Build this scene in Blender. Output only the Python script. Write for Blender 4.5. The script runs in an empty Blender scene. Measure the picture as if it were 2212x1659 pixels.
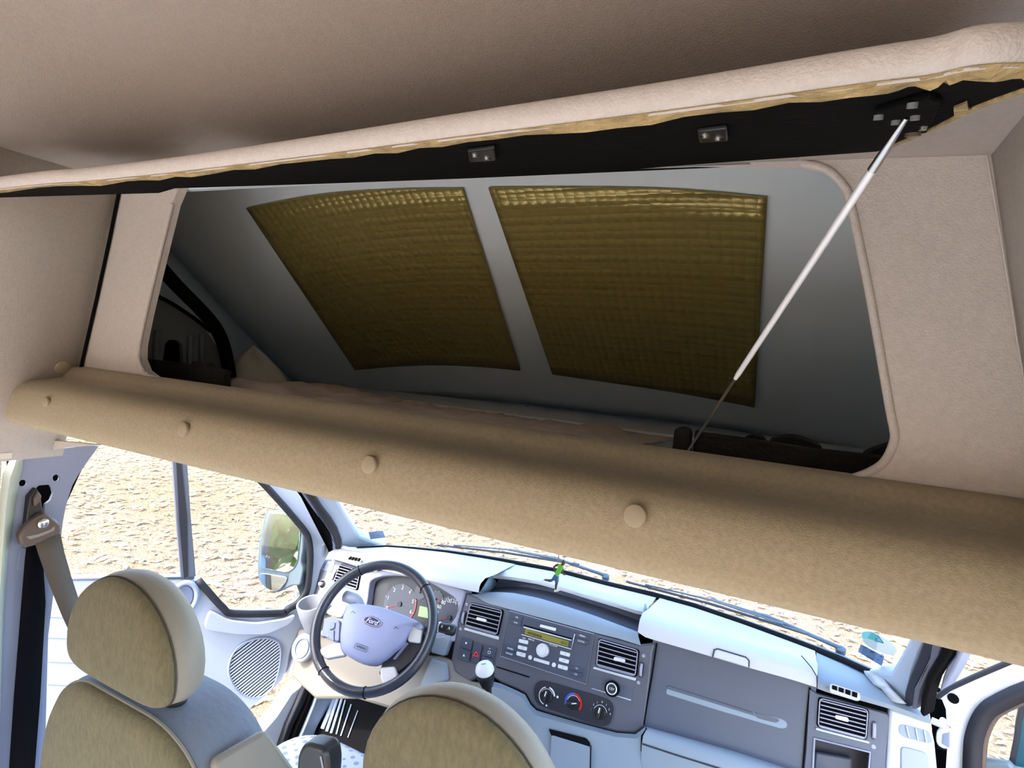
import bpy, bmesh, math, random
from mathutils import Vector as V, Matrix
from mathutils.geometry import tessellate_polygon
random.seed(7)
SC = bpy.context.scene
COL = SC.collection

# ------------------------------------------------------------------ camera
F_PX = 1250.0; PPX, PPY = 1106.0, 829.5
CAM = V((0.5, 0.0, 1.58))
_a = V((-1400 - PPX, 570 - PPY, F_PX)); _b = V((0, 780 - PPY, F_PX))
_ex = -_a.normalized(); _up = _a.cross(_b).normalized()
if _up.y > 0: _up = -_up
_ey = _up.cross(_ex)
if _ey.z < 0: _ey = -_ey
def ray(p):
    d = V((p[0] - PPX, p[1] - PPY, F_PX))
    return V((_ex.dot(d), _ey.dot(d), _up.dot(d)))
cd = bpy.data.cameras.new('camera'); cam = bpy.data.objects.new('camera', cd); COL.objects.link(cam)
cd.sensor_width = 36; cd.lens = F_PX / 2212 * 36; cd.clip_start = 0.01; cd.clip_end = 300
cr = V((_ex.x, _ey.x, _up.x)); cdn = V((_ex.y, _ey.y, _up.y)); cf = V((_ex.z, _ey.z, _up.z))
cam.matrix_world = Matrix(((cr.x, -cdn.x, -cf.x, CAM.x), (cr.y, -cdn.y, -cf.y, CAM.y), (cr.z, -cdn.z, -cf.z, CAM.z), (0, 0, 0, 1)))
SC.camera = cam

# ------------------------------------------------------------------ world, sun, exposure
w = bpy.data.worlds.new('world'); SC.world = w; w.use_nodes = True
nt = w.node_tree; bg = nt.nodes['Background']
sk = nt.nodes.new('ShaderNodeTexSky'); sk.sky_type = 'NISHITA'; sk.sun_disc = False
sk.sun_elevation = math.radians(48); sk.sun_rotation = math.radians(200); sk.air_density = 1.0; sk.dust_density = 2.5; sk.ozone_density = 1.6
nt.links.new(sk.outputs[0], bg.inputs[0]); bg.inputs[1].default_value = 0.55
sun_d = bpy.data.lights.new('sun', 'SUN'); sun = bpy.data.objects.new('sun', sun_d); COL.objects.link(sun)
sun_d.energy = 2.2; sun_d.angle = math.radians(1.5); sun_d.color = (1, .93, .82)
sun.rotation_euler = (math.radians(42), 0, math.radians(-20))
SC.view_settings.view_transform = 'Standard'; SC.view_settings.look = 'None'
SC.view_settings.gamma = 1; SC.view_settings.use_curve_mapping = False
SC.view_settings.exposure = 1.52

# ------------------------------------------------------------------ helpers
FR = {'0': (0, 0, 1), 'A': (620, 1040, 2.679), 'B': (960, 1180, 3.463), 'C': (1340, 1240, 2.537), 'D': (0, 950, 2.339), 'E': (1080, 1300, 9.218),
      'F': (660, 1200, 7.373), 'G': (780, 1230, 9.617), 'H': (1150, 1440, 10.055), 'I': (970, 1290, 7.213), 'J': (1740, 1340, 4.686),
      'K': (0, 940, 4.609), 'L': (540, 1020, 5.531), 'M': (1160, 1160, 12.76), 'N': (1400, 860, 3.95), 'O': (1840, 120, 5.946),
      'Q': (440, 1360, 5.267), 'R': (700, 730, 2.765), 'S': (1820, 1340, 11.85), 'T': (60, 1200, 3.456), 'U': (1380, 1360, 5.53)}
def px(f, x, y):
    a = FR[f]; return (a[0] + x / a[2], a[1] + y / a[2])
class Pl:
    def __init__(s, o, n): s.o = V(o); s.n = V(n).normalized()
    def off(s, d): return Pl(s.o + s.n * d, s.n)
def hit(p, pl):
    d = ray(p); return CAM + d * ((pl.o - CAM).dot(pl.n) / d.dot(pl.n))
def T(f, pl, *pts): return [hit(px(f, *p), pl) for p in pts]
def PX(x): return Pl((x, 0, 0), (1, 0, 0))
def PY(y): return Pl((0, y, 0), (0, -1, 0))
def PZ(z): return Pl((0, 0, z), (0, 0, 1))
def srgb(r, g, b):
    f = lambda c: c / 12.92 if c <= .04045 else ((c + .055) / 1.055) ** 2.4
    return (f(r / 255), f(g / 255), f(b / 255), 1)

MATS = {}
def mat(name, rgb, rough=.6, metal=0, var=0.0, vscale=8, bump=0.0, bscale=60, stretch=None, coat=0, spec=None, fuzz=0, emit=0, detail=3):
    m = bpy.data.materials.new(name); m.use_nodes = True; t = m.node_tree; b = t.nodes['Principled BSDF']
    c = srgb(*rgb); b.inputs['Base Color'].default_value = c
    b.inputs['Roughness'].default_value = rough; b.inputs['Metallic'].default_value = metal
    if coat: b.inputs['Coat Weight'].default_value = coat; b.inputs['Coat Roughness'].default_value = .15
    if spec is not None: b.inputs['Specular IOR Level'].default_value = spec
    if fuzz: b.inputs['Sheen Weight'].default_value = fuzz; b.inputs['Sheen Roughness'].default_value = .6
    if emit: b.inputs['Emission Color'].default_value = c; b.inputs['Emission Strength'].default_value = emit
    tc = t.nodes.new('ShaderNodeTexCoord'); mp = t.nodes.new('ShaderNodeMapping'); t.links.new(tc.outputs['Object'], mp.inputs[0])
    if stretch: mp.inputs['Scale'].default_value = stretch
    if var:
        n = t.nodes.new('ShaderNodeTexNoise'); n.inputs['Scale'].default_value = vscale; n.inputs['Detail'].default_value = 4
        t.links.new(mp.outputs[0], n.inputs[0])
        r = t.nodes.new('ShaderNodeValToRGB'); r.color_ramp.elements[0].position = .3; r.color_ramp.elements[1].position = .7
        r.color_ramp.elements[0].color = tuple(x * (1 - var) for x in c[:3]) + (1,); r.color_ramp.elements[1].color = tuple(min(1, x * (1 + var)) for x in c[:3]) + (1,)
        t.links.new(n.outputs[0], r.inputs[0]); t.links.new(r.outputs[0], b.inputs['Base Color'])
    if bump:
        n2 = t.nodes.new('ShaderNodeTexNoise'); n2.inputs['Scale'].default_value = bscale; n2.inputs['Detail'].default_value = detail
        t.links.new(mp.outputs[0], n2.inputs[0]); bp = t.nodes.new('ShaderNodeBump'); bp.inputs['Strength'].default_value = bump; bp.inputs['Distance'].default_value = .004
        t.links.new(n2.outputs[0], bp.inputs['Height']); t.links.new(bp.outputs[0], b.inputs['Normal'])
    MATS[name] = m; return m
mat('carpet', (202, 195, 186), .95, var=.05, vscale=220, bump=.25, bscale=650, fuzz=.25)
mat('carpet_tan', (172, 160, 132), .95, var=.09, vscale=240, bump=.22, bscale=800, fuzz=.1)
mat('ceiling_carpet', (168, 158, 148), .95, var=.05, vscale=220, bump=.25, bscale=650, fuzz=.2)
mat('cap', (166, 154, 128), .6)
mat('shell', (216, 230, 238), .55, var=.06, vscale=3, bump=.05, bscale=20)
mat('ledge_white', (250, 251, 252), .5, var=.05, vscale=9)
mat('flap_black', (7, 8, 8), .95, spec=.1, bump=.3, bscale=120)
mat('black_felt', (38, 38, 36), .95, var=.25, vscale=40, bump=.5, bscale=200)
mat('black', (10, 10, 11), .9, spec=.1)
mat('rubber', (34, 36, 44), .55)
mat('black_plastic', (36, 42, 50), .35)
mat('dash_mid', (146, 151, 160), .48, bump=.1, bscale=420)
mat('rubber_grey', (92, 96, 110), .6)
mat('foam', (176, 152, 104), .9, var=.25, vscale=90, bump=.8, bscale=150)
mat('steel', (205, 208, 210), .22, metal=1)
mat('strut_silver', (240, 242, 244), .25, metal=.3)
mat('chrome', (225, 228, 232), .08, metal=1)
mat('sheet', (206, 186, 174), .9, var=.06, vscale=12, bump=.25, bscale=30)
mat('sheet_pale', (224, 214, 198), .9, var=.08, vscale=14, bump=.25, bscale=30)
mat('side_metal', (120, 126, 126), .6)
mat('velour', (106, 100, 74), .95, var=.16, vscale=140, bump=.7, bscale=420, stretch=(1, 1, .4), fuzz=.08, detail=5)
mat('leatherette', (138, 135, 126), .55, bump=.15, bscale=180)
mat('seam', (70, 66, 52), .8)
mat('seat_top', (116, 126, 142), .6, bump=.35, bscale=90)
mat('dash_light', (190, 195, 203), .48, bump=.12, bscale=420, spec=.5)
mat('dash_blue', (132, 146, 158), .5, bump=.12, bscale=420)
mat('fascia', (84, 87, 98), .45, bump=.12, bscale=500)
mat('fascia_line', (40, 42, 50), .6)
mat('glove', (80, 86, 100), .42, bump=.1, bscale=450)
mat('bezel', (150, 152, 172), .45, bump=.08, bscale=400)
mat('radio', (72, 78, 92), .38)
mat('button_dark', (60, 70, 86), .4)
mat('button_light', (214, 218, 222), .35)
mat('silver', (220, 222, 226), .3, metal=.35)
mat('lcd', (126, 122, 48), .3, emit=.03)
mat('lcd_green', (130, 180, 96), .3, emit=.04)
mat('lcd_text', (52, 52, 20), .5)
mat('ink', (235, 238, 240), .5)
mat('ink_dark', (44, 48, 60), .5)
mat('red', (196, 30, 30), .4)
mat('red_glow', (230, 40, 50), .4, emit=.4)
mat('blue', (70, 96, 190), .4)
mat('logo_blue', (22, 42, 110), .25, coat=.6)
mat('gauge', (36, 38, 48), .5)
mat('gauge_face', (56, 62, 78), .45)
mat('wheel_leather', (46, 50, 60), .32, bump=.15, bscale=300, coat=.25)
mat('hub', (150, 158, 192), .42, bump=.15, bscale=600)
mat('knob_black', (28, 29, 32), .35)
mat('door_plastic', (182, 192, 208), .45, bump=.06, bscale=400)
mat('door_dark', (150, 162, 184), .5)
mat('white_paint', (214, 218, 226), .3, coat=.4)
mat('pillar_metal', (140, 150, 176), .4, var=.05, vscale=6)
mat('trim_pale', (196, 204, 190), .6)
mat('pillar_trim', (176, 190, 208), .5, bump=.1, bscale=300)
mat('belt', (88, 80, 72), .6, bump=.3, bscale=300, stretch=(1, 1, 6))
mat('belt_dark', (8, 9, 16), .9, spec=.1)
mat('guide', (92, 80, 72), .35)
mat('cushion', (188, 198, 216), .85, bump=.2, bscale=150)
mat('dot', (128, 142, 168), .9)
mat('floor_mat', (6, 7, 10), .85, spec=.15, bump=.2, bscale=80)
mat('rib_light', (170, 186, 206), .4)
mat('cream', (128, 123, 113), .6)
mat('mirror', (235, 240, 242), .02, metal=1)
mat('mirror_house', (96, 112, 122), .45)
mat('teal', (20, 96, 112), .35)
mat('bounce_white', (236, 234, 230), .5)  # white for the unseen lower walls, added to bounce daylight
mat('wood_floor', (222, 214, 204), .5, var=.12, vscale=5, stretch=(1, .1, 1))  # floor made pale so it bounces daylight upward
mat('cowl', (104, 116, 128), .6)
mat('skin', (74, 48, 40), .6)
mat('shirt', (86, 176, 52), .6)
mat('shorts', (52, 84, 132), .6)
mat('shoe', (210, 212, 196), .6)
mat('string', (120, 126, 128), .6)
mat('sticker_blue', (112, 136, 176), .5, var=.15, vscale=60)
mat('sticker_teal', (118, 204, 206), .5)
mat('sticker_white', (230, 238, 236), .5)
mat('sticker_slate', (60, 88, 112), .5)
def leaf_mat():
    m = mat('leaf', (200, 170, 120), .8); t = m.node_tree; g = t.nodes.new('ShaderNodeNewGeometry'); r = t.nodes.new('ShaderNodeValToRGB'); e = r.color_ramp.elements
    e[0].color = srgb(128, 98, 76); e[1].color = srgb(214, 194, 160); x = e.new(.45); x.color = srgb(186, 158, 122); x = e.new(.75); x.color = srgb(168, 172, 110)
    t.links.new(g.outputs['Random Per Island'], r.inputs[0]); t.links.new(r.outputs[0], t.nodes['Principled BSDF'].inputs['Base Color'])
leaf_mat()
mat('trunk', (88, 70, 52), .9, bump=.6, bscale=20)
mat('foliage', (70, 116, 50), .7, var=.3, vscale=3)

def glass(name, tint=(1, 1, 1), refl=1.0):
    m = bpy.data.materials.new(name); m.use_nodes = True; t = m.node_tree; t.nodes.clear()
    o = t.nodes.new('ShaderNodeOutputMaterial'); mx = t.nodes.new('ShaderNodeMixShader'); tr = t.nodes.new('ShaderNodeBsdfTransparent'); gl = t.nodes.new('ShaderNodeBsdfGlossy')
    lw = t.nodes.new('ShaderNodeLayerWeight'); lw.inputs[0].default_value = .5; pw = t.nodes.new('ShaderNodeMath'); pw.operation = 'POWER'; pw.inputs[1].default_value = 4; t.links.new(lw.outputs['Facing'], pw.inputs[0])
    fr = t.nodes.new('ShaderNodeMath'); fr.operation = 'MULTIPLY_ADD'; fr.inputs[1].default_value = .7; fr.inputs[2].default_value = .035; t.links.new(pw.outputs[0], fr.inputs[0]); tr.inputs[0].default_value = (*tint, 1); gl.inputs['Roughness'].default_value = .01
    t.links.new(fr.outputs[0], mx.inputs[0]); t.links.new(tr.outputs[0], mx.inputs[1]); t.links.new(gl.outputs[0], mx.inputs[2]); t.links.new(mx.outputs[0], o.inputs[0])
    MATS[name] = m
glass('glass', (.80, .86, .86))

def ground_mat():
    m = bpy.data.materials.new('dry_grass'); m.use_nodes = True; t = m.node_tree; b = t.nodes['Principled BSDF']; b.inputs['Roughness'].default_value = .95
    tc = t.nodes.new('ShaderNodeTexCoord'); n1 = t.nodes.new('ShaderNodeTexNoise'); n1.inputs['Scale'].default_value = .35; n1.inputs['Detail'].default_value = 3
    n2 = t.nodes.new('ShaderNodeTexNoise'); n2.inputs['Scale'].default_value = 22; n2.inputs['Detail'].default_value = 6; n2.inputs['Distortion'].default_value = 1.2
    mp = t.nodes.new('ShaderNodeMapping'); t.links.new(tc.outputs['Object'], n1.inputs[0]); t.links.new(tc.outputs['Object'], n2.inputs[0])
    r = t.nodes.new('ShaderNodeValToRGB'); e = r.color_ramp.elements
    e[0].position = .33; e[0].color = srgb(104, 96, 66); e[1].position = .68; e[1].color = srgb(186, 160, 136)
    x = e.new(.48); x.color = srgb(164, 136, 110); x2 = e.new(.58); x2.color = srgb(144, 108, 90)
    g = t.nodes.new('ShaderNodeValToRGB'); g.color_ramp.elements[0].position = .38; g.color_ramp.elements[0].color = (1, 1, 1, 1); g.color_ramp.elements[1].position = .62; g.color_ramp.elements[1].color = srgb(222, 226, 196)
    mu = t.nodes.new('ShaderNodeMixRGB'); mu.blend_type = 'MULTIPLY'; mu.inputs[0].default_value = .8
    t.links.new(n2.outputs[0], r.inputs[0]); t.links.new(n1.outputs[0], g.inputs[0]); t.links.new(r.outputs[0], mu.inputs[1]); t.links.new(g.outputs[0], mu.inputs[2]); t.links.new(mu.outputs[0], b.inputs['Base Color'])
    bp = t.nodes.new('ShaderNodeBump'); bp.inputs['Strength'].default_value = .9; bp.inputs['Distance'].default_value = .05; t.links.new(n2.outputs[0], bp.inputs['Height']); t.links.new(bp.outputs[0], b.inputs['Normal'])
    MATS['dry_grass'] = m
ground_mat()

def bubble_mat():
    m = bpy.data.materials.new('bubble_foil'); m.use_nodes = True; t = m.node_tree; b = t.nodes['Principled BSDF']
    b.inputs['Base Color'].default_value = srgb(150, 138, 80); b.inputs['Roughness'].default_value = .34; b.inputs['Metallic'].default_value = .35
    tc = t.nodes.new('ShaderNodeTexCoord'); vo = t.nodes.new('ShaderNodeTexVoronoi'); vo.inputs['Scale'].default_value = 80; vo.inputs['Randomness'].default_value = .12
    mp = t.nodes.new('ShaderNodeMapping'); t.links.new(tc.outputs['Object'], mp.inputs[0]); mp.inputs['Rotation'].default_value = (math.radians(38), 0, 0); mp.inputs['Scale'].default_value = (.75, 1.1, .2)
    t.links.new(mp.outputs[0], vo.inputs[0])
    bp = t.nodes.new('ShaderNodeBump'); bp.inputs['Strength'].default_value = 1.0; bp.inputs['Distance'].default_value = .004; bp.invert = True
    t.links.new(vo.outputs['Distance'], bp.inputs['Height']); t.links.new(bp.outputs[0], b.inputs['Normal'])
    MATS['bubble_foil'] = m
bubble_mat()

WL = {}
def place(o, loc, parent):
    COL.objects.link(o); WL[o.name] = V(loc)
    if parent is not None:
        o.parent = parent; o.location = V(loc) - WL[parent.name]
    else: o.location = loc
def thing(name, label, cat, loc, group=None):
    o = bpy.data.objects.new(name, None); o.empty_display_size = .05; place(o, loc, None)
    o['label'] = label; o['category'] = cat
    if group: o['group'] = group
    return o
def tag(o, label, cat, group=None):
    o['label'] = label; o['category'] = cat
    if group: o['group'] = group
    return o
def struct(o, label=None, cat=None):
    o['kind'] = 'structure'
    if label: o['label'] = label
    if cat: o['category'] = cat
    return o
def mk(name, vs, fs, m, parent=None, smooth=True, bev=0, ang=38, solid=0, sub=0):
    vs = [V(v) for v in vs]
    lo = V([min(v[i] for v in vs) for i in range(3)]); hi = V([max(v[i] for v in vs) for i in range(3)]); c = (lo + hi) / 2
    me = bpy.data.meshes.new(name); me.from_pydata([v - c for v in vs], [], fs)
    bm = bmesh.new(); bm.from_mesh(me); bmesh.ops.recalc_face_normals(bm, faces=bm.faces); bm.to_mesh(me); bm.free()
    me.materials.append(MATS[m] if isinstance(m, str) else m)
    o = bpy.data.objects.new(name, me); place(o, c, parent)
    if smooth:
        me.polygons.foreach_set('use_smooth', [True] * len(me.polygons)); me.set_sharp_from_angle(angle=math.radians(ang))
    if solid:
        s = o.modifiers.new('s', 'SOLIDIFY'); s.thickness = solid; s.offset = 0
    if bev:
        b = o.modifiers.new('b', 'BEVEL'); b.width = bev; b.segments = 2; b.limit_method = 'ANGLE'; b.angle_limit = math.radians(40)
        b.harden_normals = False
    if sub:
        s = o.modifiers.new('u', 'SUBSURF'); s.levels = sub; s.render_levels = sub
    return o
def plate(name, loops, n, t, m, parent=None, bev=0, front=0.0):
    """flat plate with optional holes; front face at the traced points plus front along n, thickness t behind"""
    if isinstance(loops[0], V): loops = [loops]
    n = V(n).normalized(); loops = [[p + n * front for p in l] for l in loops]
    # local 2D
    u = n.orthogonal().normalized(); v = n.cross(u)
    flat = [V((p.dot(u), p.dot(v), 0)) for l in loops for p in l]
    l2 = []; k = 0
    for l in loops: l2.append(flat[k:k + len(l)]); k += len(l)
    vs = [p for l in loops for p in l]; N = len(vs); vs = vs + [p - n * t for p in vs]
    if len(loops) == 1: fs = [tuple(range(N)), tuple(range(2 * N - 1, N - 1, -1))]
    else:
        tri = tessellate_polygon(l2); fs = [tuple(a) for a in tri] + [tuple(N + i for i in reversed(a)) for a in tri]
    k = 0
    for l in loops:
        L = len(l)
        for i in range(L): a, b = k + i, k + (i + 1) % L; fs.append((a, b, b + N, a + N))
        k += L
    return mk(name, vs, fs, m, parent, bev=bev)
def rnd(pts, r, k=4):
    """round polygon corners; r scalar or list"""
    out = []; N = len(pts)
    for i, p in enumerate(pts):
        rr = r[i] if isinstance(r, (list, tuple)) else r
        if rr <= 0: out.append(p); continue
        a = pts[i - 1] - p; b = pts[(i + 1) % N] - p; d = min(rr, a.length * .48, b.length * .48)
        A = p + a.normalized() * d; B = p + b.normalized() * d
        for j in range(k + 1):
            t = j / k; out.append(A * (1 - t) ** 2 + p * 2 * t * (1 - t) + B * t * t)
    return out
def loft(name, rows, m, parent=None, closed=False, solid=0, cap=False, bev=0, ang=38, sub=0):
    n = len(rows[0]); vs = [p for r in rows for p in r]; fs = []
    for i in range(len(rows) - 1):
        for j in range(n if closed else n - 1):
            a = i * n + j; b = i * n + (j + 1) % n; fs.append((a, b, b + n, a + n))
    if cap:
        fs.append(tuple(range(n))[::-1]); fs.append(tuple(range((len(rows) - 1) * n, len(rows) * n)))
    return mk(name, vs, fs, m, parent, solid=solid, bev=bev, ang=ang, sub=sub)
def tube_geo(pts, r, closed=False, seg=8, flat=None):
    N = len(pts); rows = []
    ref = None
    for i, p in enumerate(pts):
        if closed: d = (pts[(i + 1) % N] - pts[i - 1])
        else: d = pts[min(i + 1, N - 1)] - pts[max(i - 1, 0)]
        d = d.normalized()
        if ref is None: u = d.orthogonal().normalized()
        else: u = (ref - d * ref.dot(d)).normalized()
        ref = u; v = d.cross(u); rr = r[i] if isinstance(r, (list, tuple)) else r
        rows.append([p + (u * math.cos(2 * math.pi * k / seg) + v * math.sin(2 * math.pi * k / seg)) * rr for k in range(seg)])
    if closed: rows.append(rows[0])
    return rows
def tube(name, pts, r, m, parent=None, closed=False, seg=8):
    rows = tube_geo(pts, r, closed, seg)
    if closed:
        n = seg; vs = [p for q in rows[:-1] for p in q]; M = len(rows) - 1; fs = []
        for i in range(M):
            for j in range(n): fs.append((i * n + j, i * n + (j + 1) % n, ((i + 1) % M) * n + (j + 1) % n, ((i + 1) % M) * n + j))
        return mk(name, vs, fs, m, parent, ang=70)
    return loft(name, rows, m, parent, closed=True, cap=True, ang=70)
def smooth_path(pts, k=4, closed=False):
    out = []; N = len(pts)
    rng = range(N) if closed else range(N - 1)
    for i in rng:
        p0 = pts[i - 1] if (closed or i > 0) else pts[i]; p1 = pts[i]; p2 = pts[(i + 1) % N]; p3 = pts[(i + 2) % N] if (closed or i + 2 < N) else p2
        for j in range(k):
            t = j / k
            out.append(.5 * ((2 * p1) + (p2 - p0) * t + (2 * p0 - 5 * p1 + 4 * p2 - p3) * t * t + (3 * p1 - p0 - 3 * p2 + p3) * t ** 3))
    if not closed: out.append(pts[-1])
    return out
def disc(name, c, n, r, t, m, parent=None, seg=24, dome=0, r2=None, bev=0, up=None, ry=None):
    n = V(n).normalized(); u = n.orthogonal().normalized() if up is None else (V(up) - n * V(up).dot(n)).normalized(); v = n.cross(u)
    ry = ry or r; r2 = 1 if r2 is None else r2
    def ring(s, h): return [c + u * (math.cos(2 * math.pi * k / seg) * r * s) + v * (math.sin(2 * math.pi * k / seg) * ry * s) + n * h for k in range(seg)]
    rows = [ring(1, -t), ring(r2, 0)]
    if dome: rows += [ring(r2 * .85, dome * .45), ring(r2 * .55, dome * .8), ring(r2 * .25, dome)]
    return loft(name, rows, m, parent, closed=True, cap=True, bev=bev)
def box(name, c, s, m, parent=None, bev=0, ax=None):
    c = V(c); X, Y, Z = ax if ax else (V((1, 0, 0)), V((0, 1, 0)), V((0, 0, 1)))
    vs = [c + X * (s[0] / 2 * i) + Y * (s[1] / 2 * j) + Z * (s[2] / 2 * k) for i in (-1, 1) for j in (-1, 1) for k in (-1, 1)]
    fs = [(0, 1, 3, 2), (4, 6, 7, 5), (0, 4, 5, 1), (2, 3, 7, 6), (0, 2, 6, 4), (1, 5, 7, 3)]
    return mk(name, vs, fs, m, parent, bev=bev)
def text(name, s, c, xd, yd, size, m, parent=None, shear=0, ext=.0003, align='CENTER'):
    cu = bpy.data.curves.new(name, 'FONT'); cu.body = s; cu.size = size; cu.extrude = ext; cu.align_x = align; cu.align_y = 'CENTER'; cu.shear = shear; cu.resolution_u = 3
    o = bpy.data.objects.new(name, cu); me = bpy.data.meshes.new_from_object(o); bpy.data.objects.remove(o); bpy.data.curves.remove(cu)
    xd = V(xd).normalized(); z = xd.cross(V(yd)).normalized(); yd = z.cross(xd)
    me.transform(Matrix(((xd.x, yd.x, z.x, 0), (xd.y, yd.y, z.y, 0), (xd.z, yd.z, z.z, 0), (0, 0, 0, 1))))
    me.name = name; me.materials.clear(); me.materials.append(MATS[m]); o = bpy.data.objects.new(name, me); place(o, V(c), parent); return o
def join_geo(parts):
    vs, fs = [], []
    for v, f in parts:
        k = len(vs); vs += list(v); fs += [tuple(i + k for i in q) for q in f]
    return vs, fs

# ================================================================== OUTSIDE
g = mk('ground', [(-60, -60, -.62), (60, -60, -.62), (60, 60, -.62), (-60, 60, -.62)], [(0, 1, 2, 3)], 'dry_grass', smooth=False)
struct(g)
def litter(name, n, m, seed, x0, x1, y0, y1):
    rg = random.Random(seed); vs = []; fs = []
    for i in range(n):
        x = rg.uniform(x0, x1); y = rg.uniform(y0, y1); s = rg.uniform(.025, .07); a = rg.uniform(0, 6.28); h = rg.uniform(.002, .03); k = len(vs)
        c, si = math.cos(a), math.sin(a); tl = rg.uniform(-.5, .5) * s; w_ = s * rg.uniform(.25, .5)
        for u, v, z in ((-s, 0, h), (0, -w_, h + tl * .3 + .006), (s, 0, h + abs(tl)), (0, w_, h + .008)):
            vs.append((x + u * c - v * si, y + u * si + v * c, -.62 + z))
        fs.append((k, k + 1, k + 2, k + 3))
    o = mk(name, vs, fs, m, smooth=False); o['kind'] = 'stuff'
    tag(o, 'fallen dry leaves scattered over the grass around the van', 'leaf litter'); return o
litter('leaf_litter', 26000, 'leaf', 1, -13, 5, -1, 13)

def tree(x, y, h, r, seed, label):
    rg = random.Random(seed); t = thing('tree', label, 'tree', (x, y, -.62), 'trees behind the van')
    tube('trunk', [V((x, y, -.62)), V((x + .1, y, h * .35)), V((x + .05, y + .1, h * .7))], [.22, .17, .08], 'trunk', t)
    vs, fs = [], []
    for i in range(1800):
        a, b = rg.uniform(0, 6.28), math.acos(rg.uniform(-1, 1)); q = r * rg.uniform(.55, 1) * (1 + .25 * math.sin(3 * a + seed) * math.sin(2 * b))
        c = V((x + q * math.sin(b) * math.cos(a), y + q * math.sin(b) * math.sin(a), h * .72 + q * .8 * math.cos(b))); k = len(vs); s = rg.uniform(.14, .3)
        u = V((rg.uniform(-1, 1), rg.uniform(-1, 1), rg.uniform(-1, 1))).normalized(); v = u.orthogonal().normalized()
        vs += [c - u * s, c - v * s * .6, c + u * s, c + v * s * .6]; fs.append((k, k + 1, k + 2, k + 3))
    mk('foliage', vs, fs, 'foliage', t, smooth=False)
tree(-2.6, -15, 2.6, 2.4, 3, 'leafy green tree behind the van, the nearer of two reflected in the mirror')
tree(-5.4, -22.5, 3.4, 3.0, 5, 'leafy green tree behind the van, the farther of two reflected in the mirror')

# ================================================================== SHELL OF THE VAN
ZL = lambda x: 1.8045 - .043 * x
def wlx(z): return -.647 + .285 * (z - 1.474)
def wrx(z): return .652 - .21 * (z - 1.606)
# high-roof side walls
ys = [-2.4, -1.2, 0, .4, .578]
def wall(name, fx, zs, ys, m, sgn):
    rows = [[V((fx(z), y, z)) for y in ys] for z in zs]
    return struct(loft(name, rows, m, solid=.012))
wall('wall_left', lambda z: wlx(z) - .006, [1.342, 1.45, 1.6, 1.7, ZL(-.55)], ys, 'carpet', 1)
wall('wall_right', lambda z: wrx(z) + .006, [1.42, 1.5, 1.6, 1.7, ZL(.62)], ys, 'carpet', -1)
# lower body walls behind the cab; unseen door and window openings added for daylight
struct(plate('wall_left_lower', [[V((-.86, -2.4, 0)), V((-.86, .56, 0)), V((-.86, .56, 1.36)), V((-.86, -2.4, 1.36))], [V((-.86, -1.9, .62)), V((-.86, -1.9, 1.27)), V((-.86, -.3, 1.27)), V((-.86, -.3, .62))]], (1, 0, 0), .02, 'bounce_white'))
struct(plate('wall_right_lower', [[V((.80, -2.4, -.02)), V((.80, .45, -.02)), V((.80, .45, 1.5)), V((.80, -2.4, 1.5))], [V((.80, -1.6, .02)), V((.80, -1.6, 1.33)), V((.80, .30, 1.33)), V((.80, .30, .02))]], (-1, 0, 0), .02, 'bounce_white'))
struct(plate('trim_1', [V((-.86, -2.4, 1.345)), V((-.68, -2.4, 1.345)), V((-.68, .5, 1.345)), V((-.86, .5, 1.345))], (0, 0, -1), .01, 'bounce_white'))
struct(plate('trim_2', [V((.66, -2.4, 1.43)), V((.82, -2.4, 1.43)), V((.82, .46, 1.43)), V((.66, .46, 1.43))], (0, 0, -1), .01, 'bounce_white'))
struct(plate('wall_rear', [V((-.87, -2.4, 1.28)), V((.82, -2.4, 1.28)), V((.82, -2.4, 2.0)), V((-.87, -2.4, 2.0))], (0, 1, 0), .02, 'carpet'))  # unseen; shaped so daylight enters only low down
# ceiling: flat ledge all round, raised dome in the middle
def sst(t): t = max(0, min(1, t)); return t * t * (3 - 2 * t)
def ceil_z(x, y):
    d = sst((x + .40) / .22) * sst((.575 - x) / .16) * sst((.575 - y) / .40)
    return ZL(x) + .12 * d
xs = [-.58 + 1.24 * i / 62 for i in range(63)]
yc = [-2.4, -1.6, -.9, -.4, -.1, .05] + [.08 + .5 * i / 40 for i in range(41)]
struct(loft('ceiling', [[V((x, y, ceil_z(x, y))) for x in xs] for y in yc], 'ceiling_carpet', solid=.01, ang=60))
# front wall with the loft opening
YF = .575
hole_px = [(392, 392), (372, 440), (340, 570), (314, 680), (301, 745), (300, 775), (310, 800), (331, 816), (469, 838), (900, 900), (1400, 979), (1653, 1014), (1800, 1033), (1850, 1030), (1906, 1002), (1931, 955), (1931, 925), (1922, 880), (1880, 640), (1838, 440), (1822, 400), (1785, 365), (1730, 352), (1500, 350)]
hole = T('0', PY(YF), *hole_px)
zb = 1.488
outer = [V((wlx(zb) - .01, YF, zb)), V((wrx(zb) + .02, YF, zb)), V((wrx(1.78) + .01, YF, ZL(.62))), V((wlx(1.83) - .01, YF, ZL(-.55)))]
hr = [hole[0] + V((0, 0, .0))] + hole[1:]
fw = struct(plate('wall_front', [outer, hr], (0, -1, 0), .014, 'carpet'))
lip = tube('lip', smooth_path(T('0', PY(YF + .001), *hole_px[1:-1]), 4), .0036, 'carpet', fw, seg=8)
# seam between side wall and front wall
tube('seam', T('0', PY(YF - .004), (257, 415), (236, 520), (210, 640), (187, 740), (167, 828)), .0028, 'black', fw)
tube('seam', T('0', PY(YF - .004), (2132, 338), (2150, 440), (2175, 590), (2198, 740), (2225, 900)), .0008, 'carpet', fw)
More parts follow.
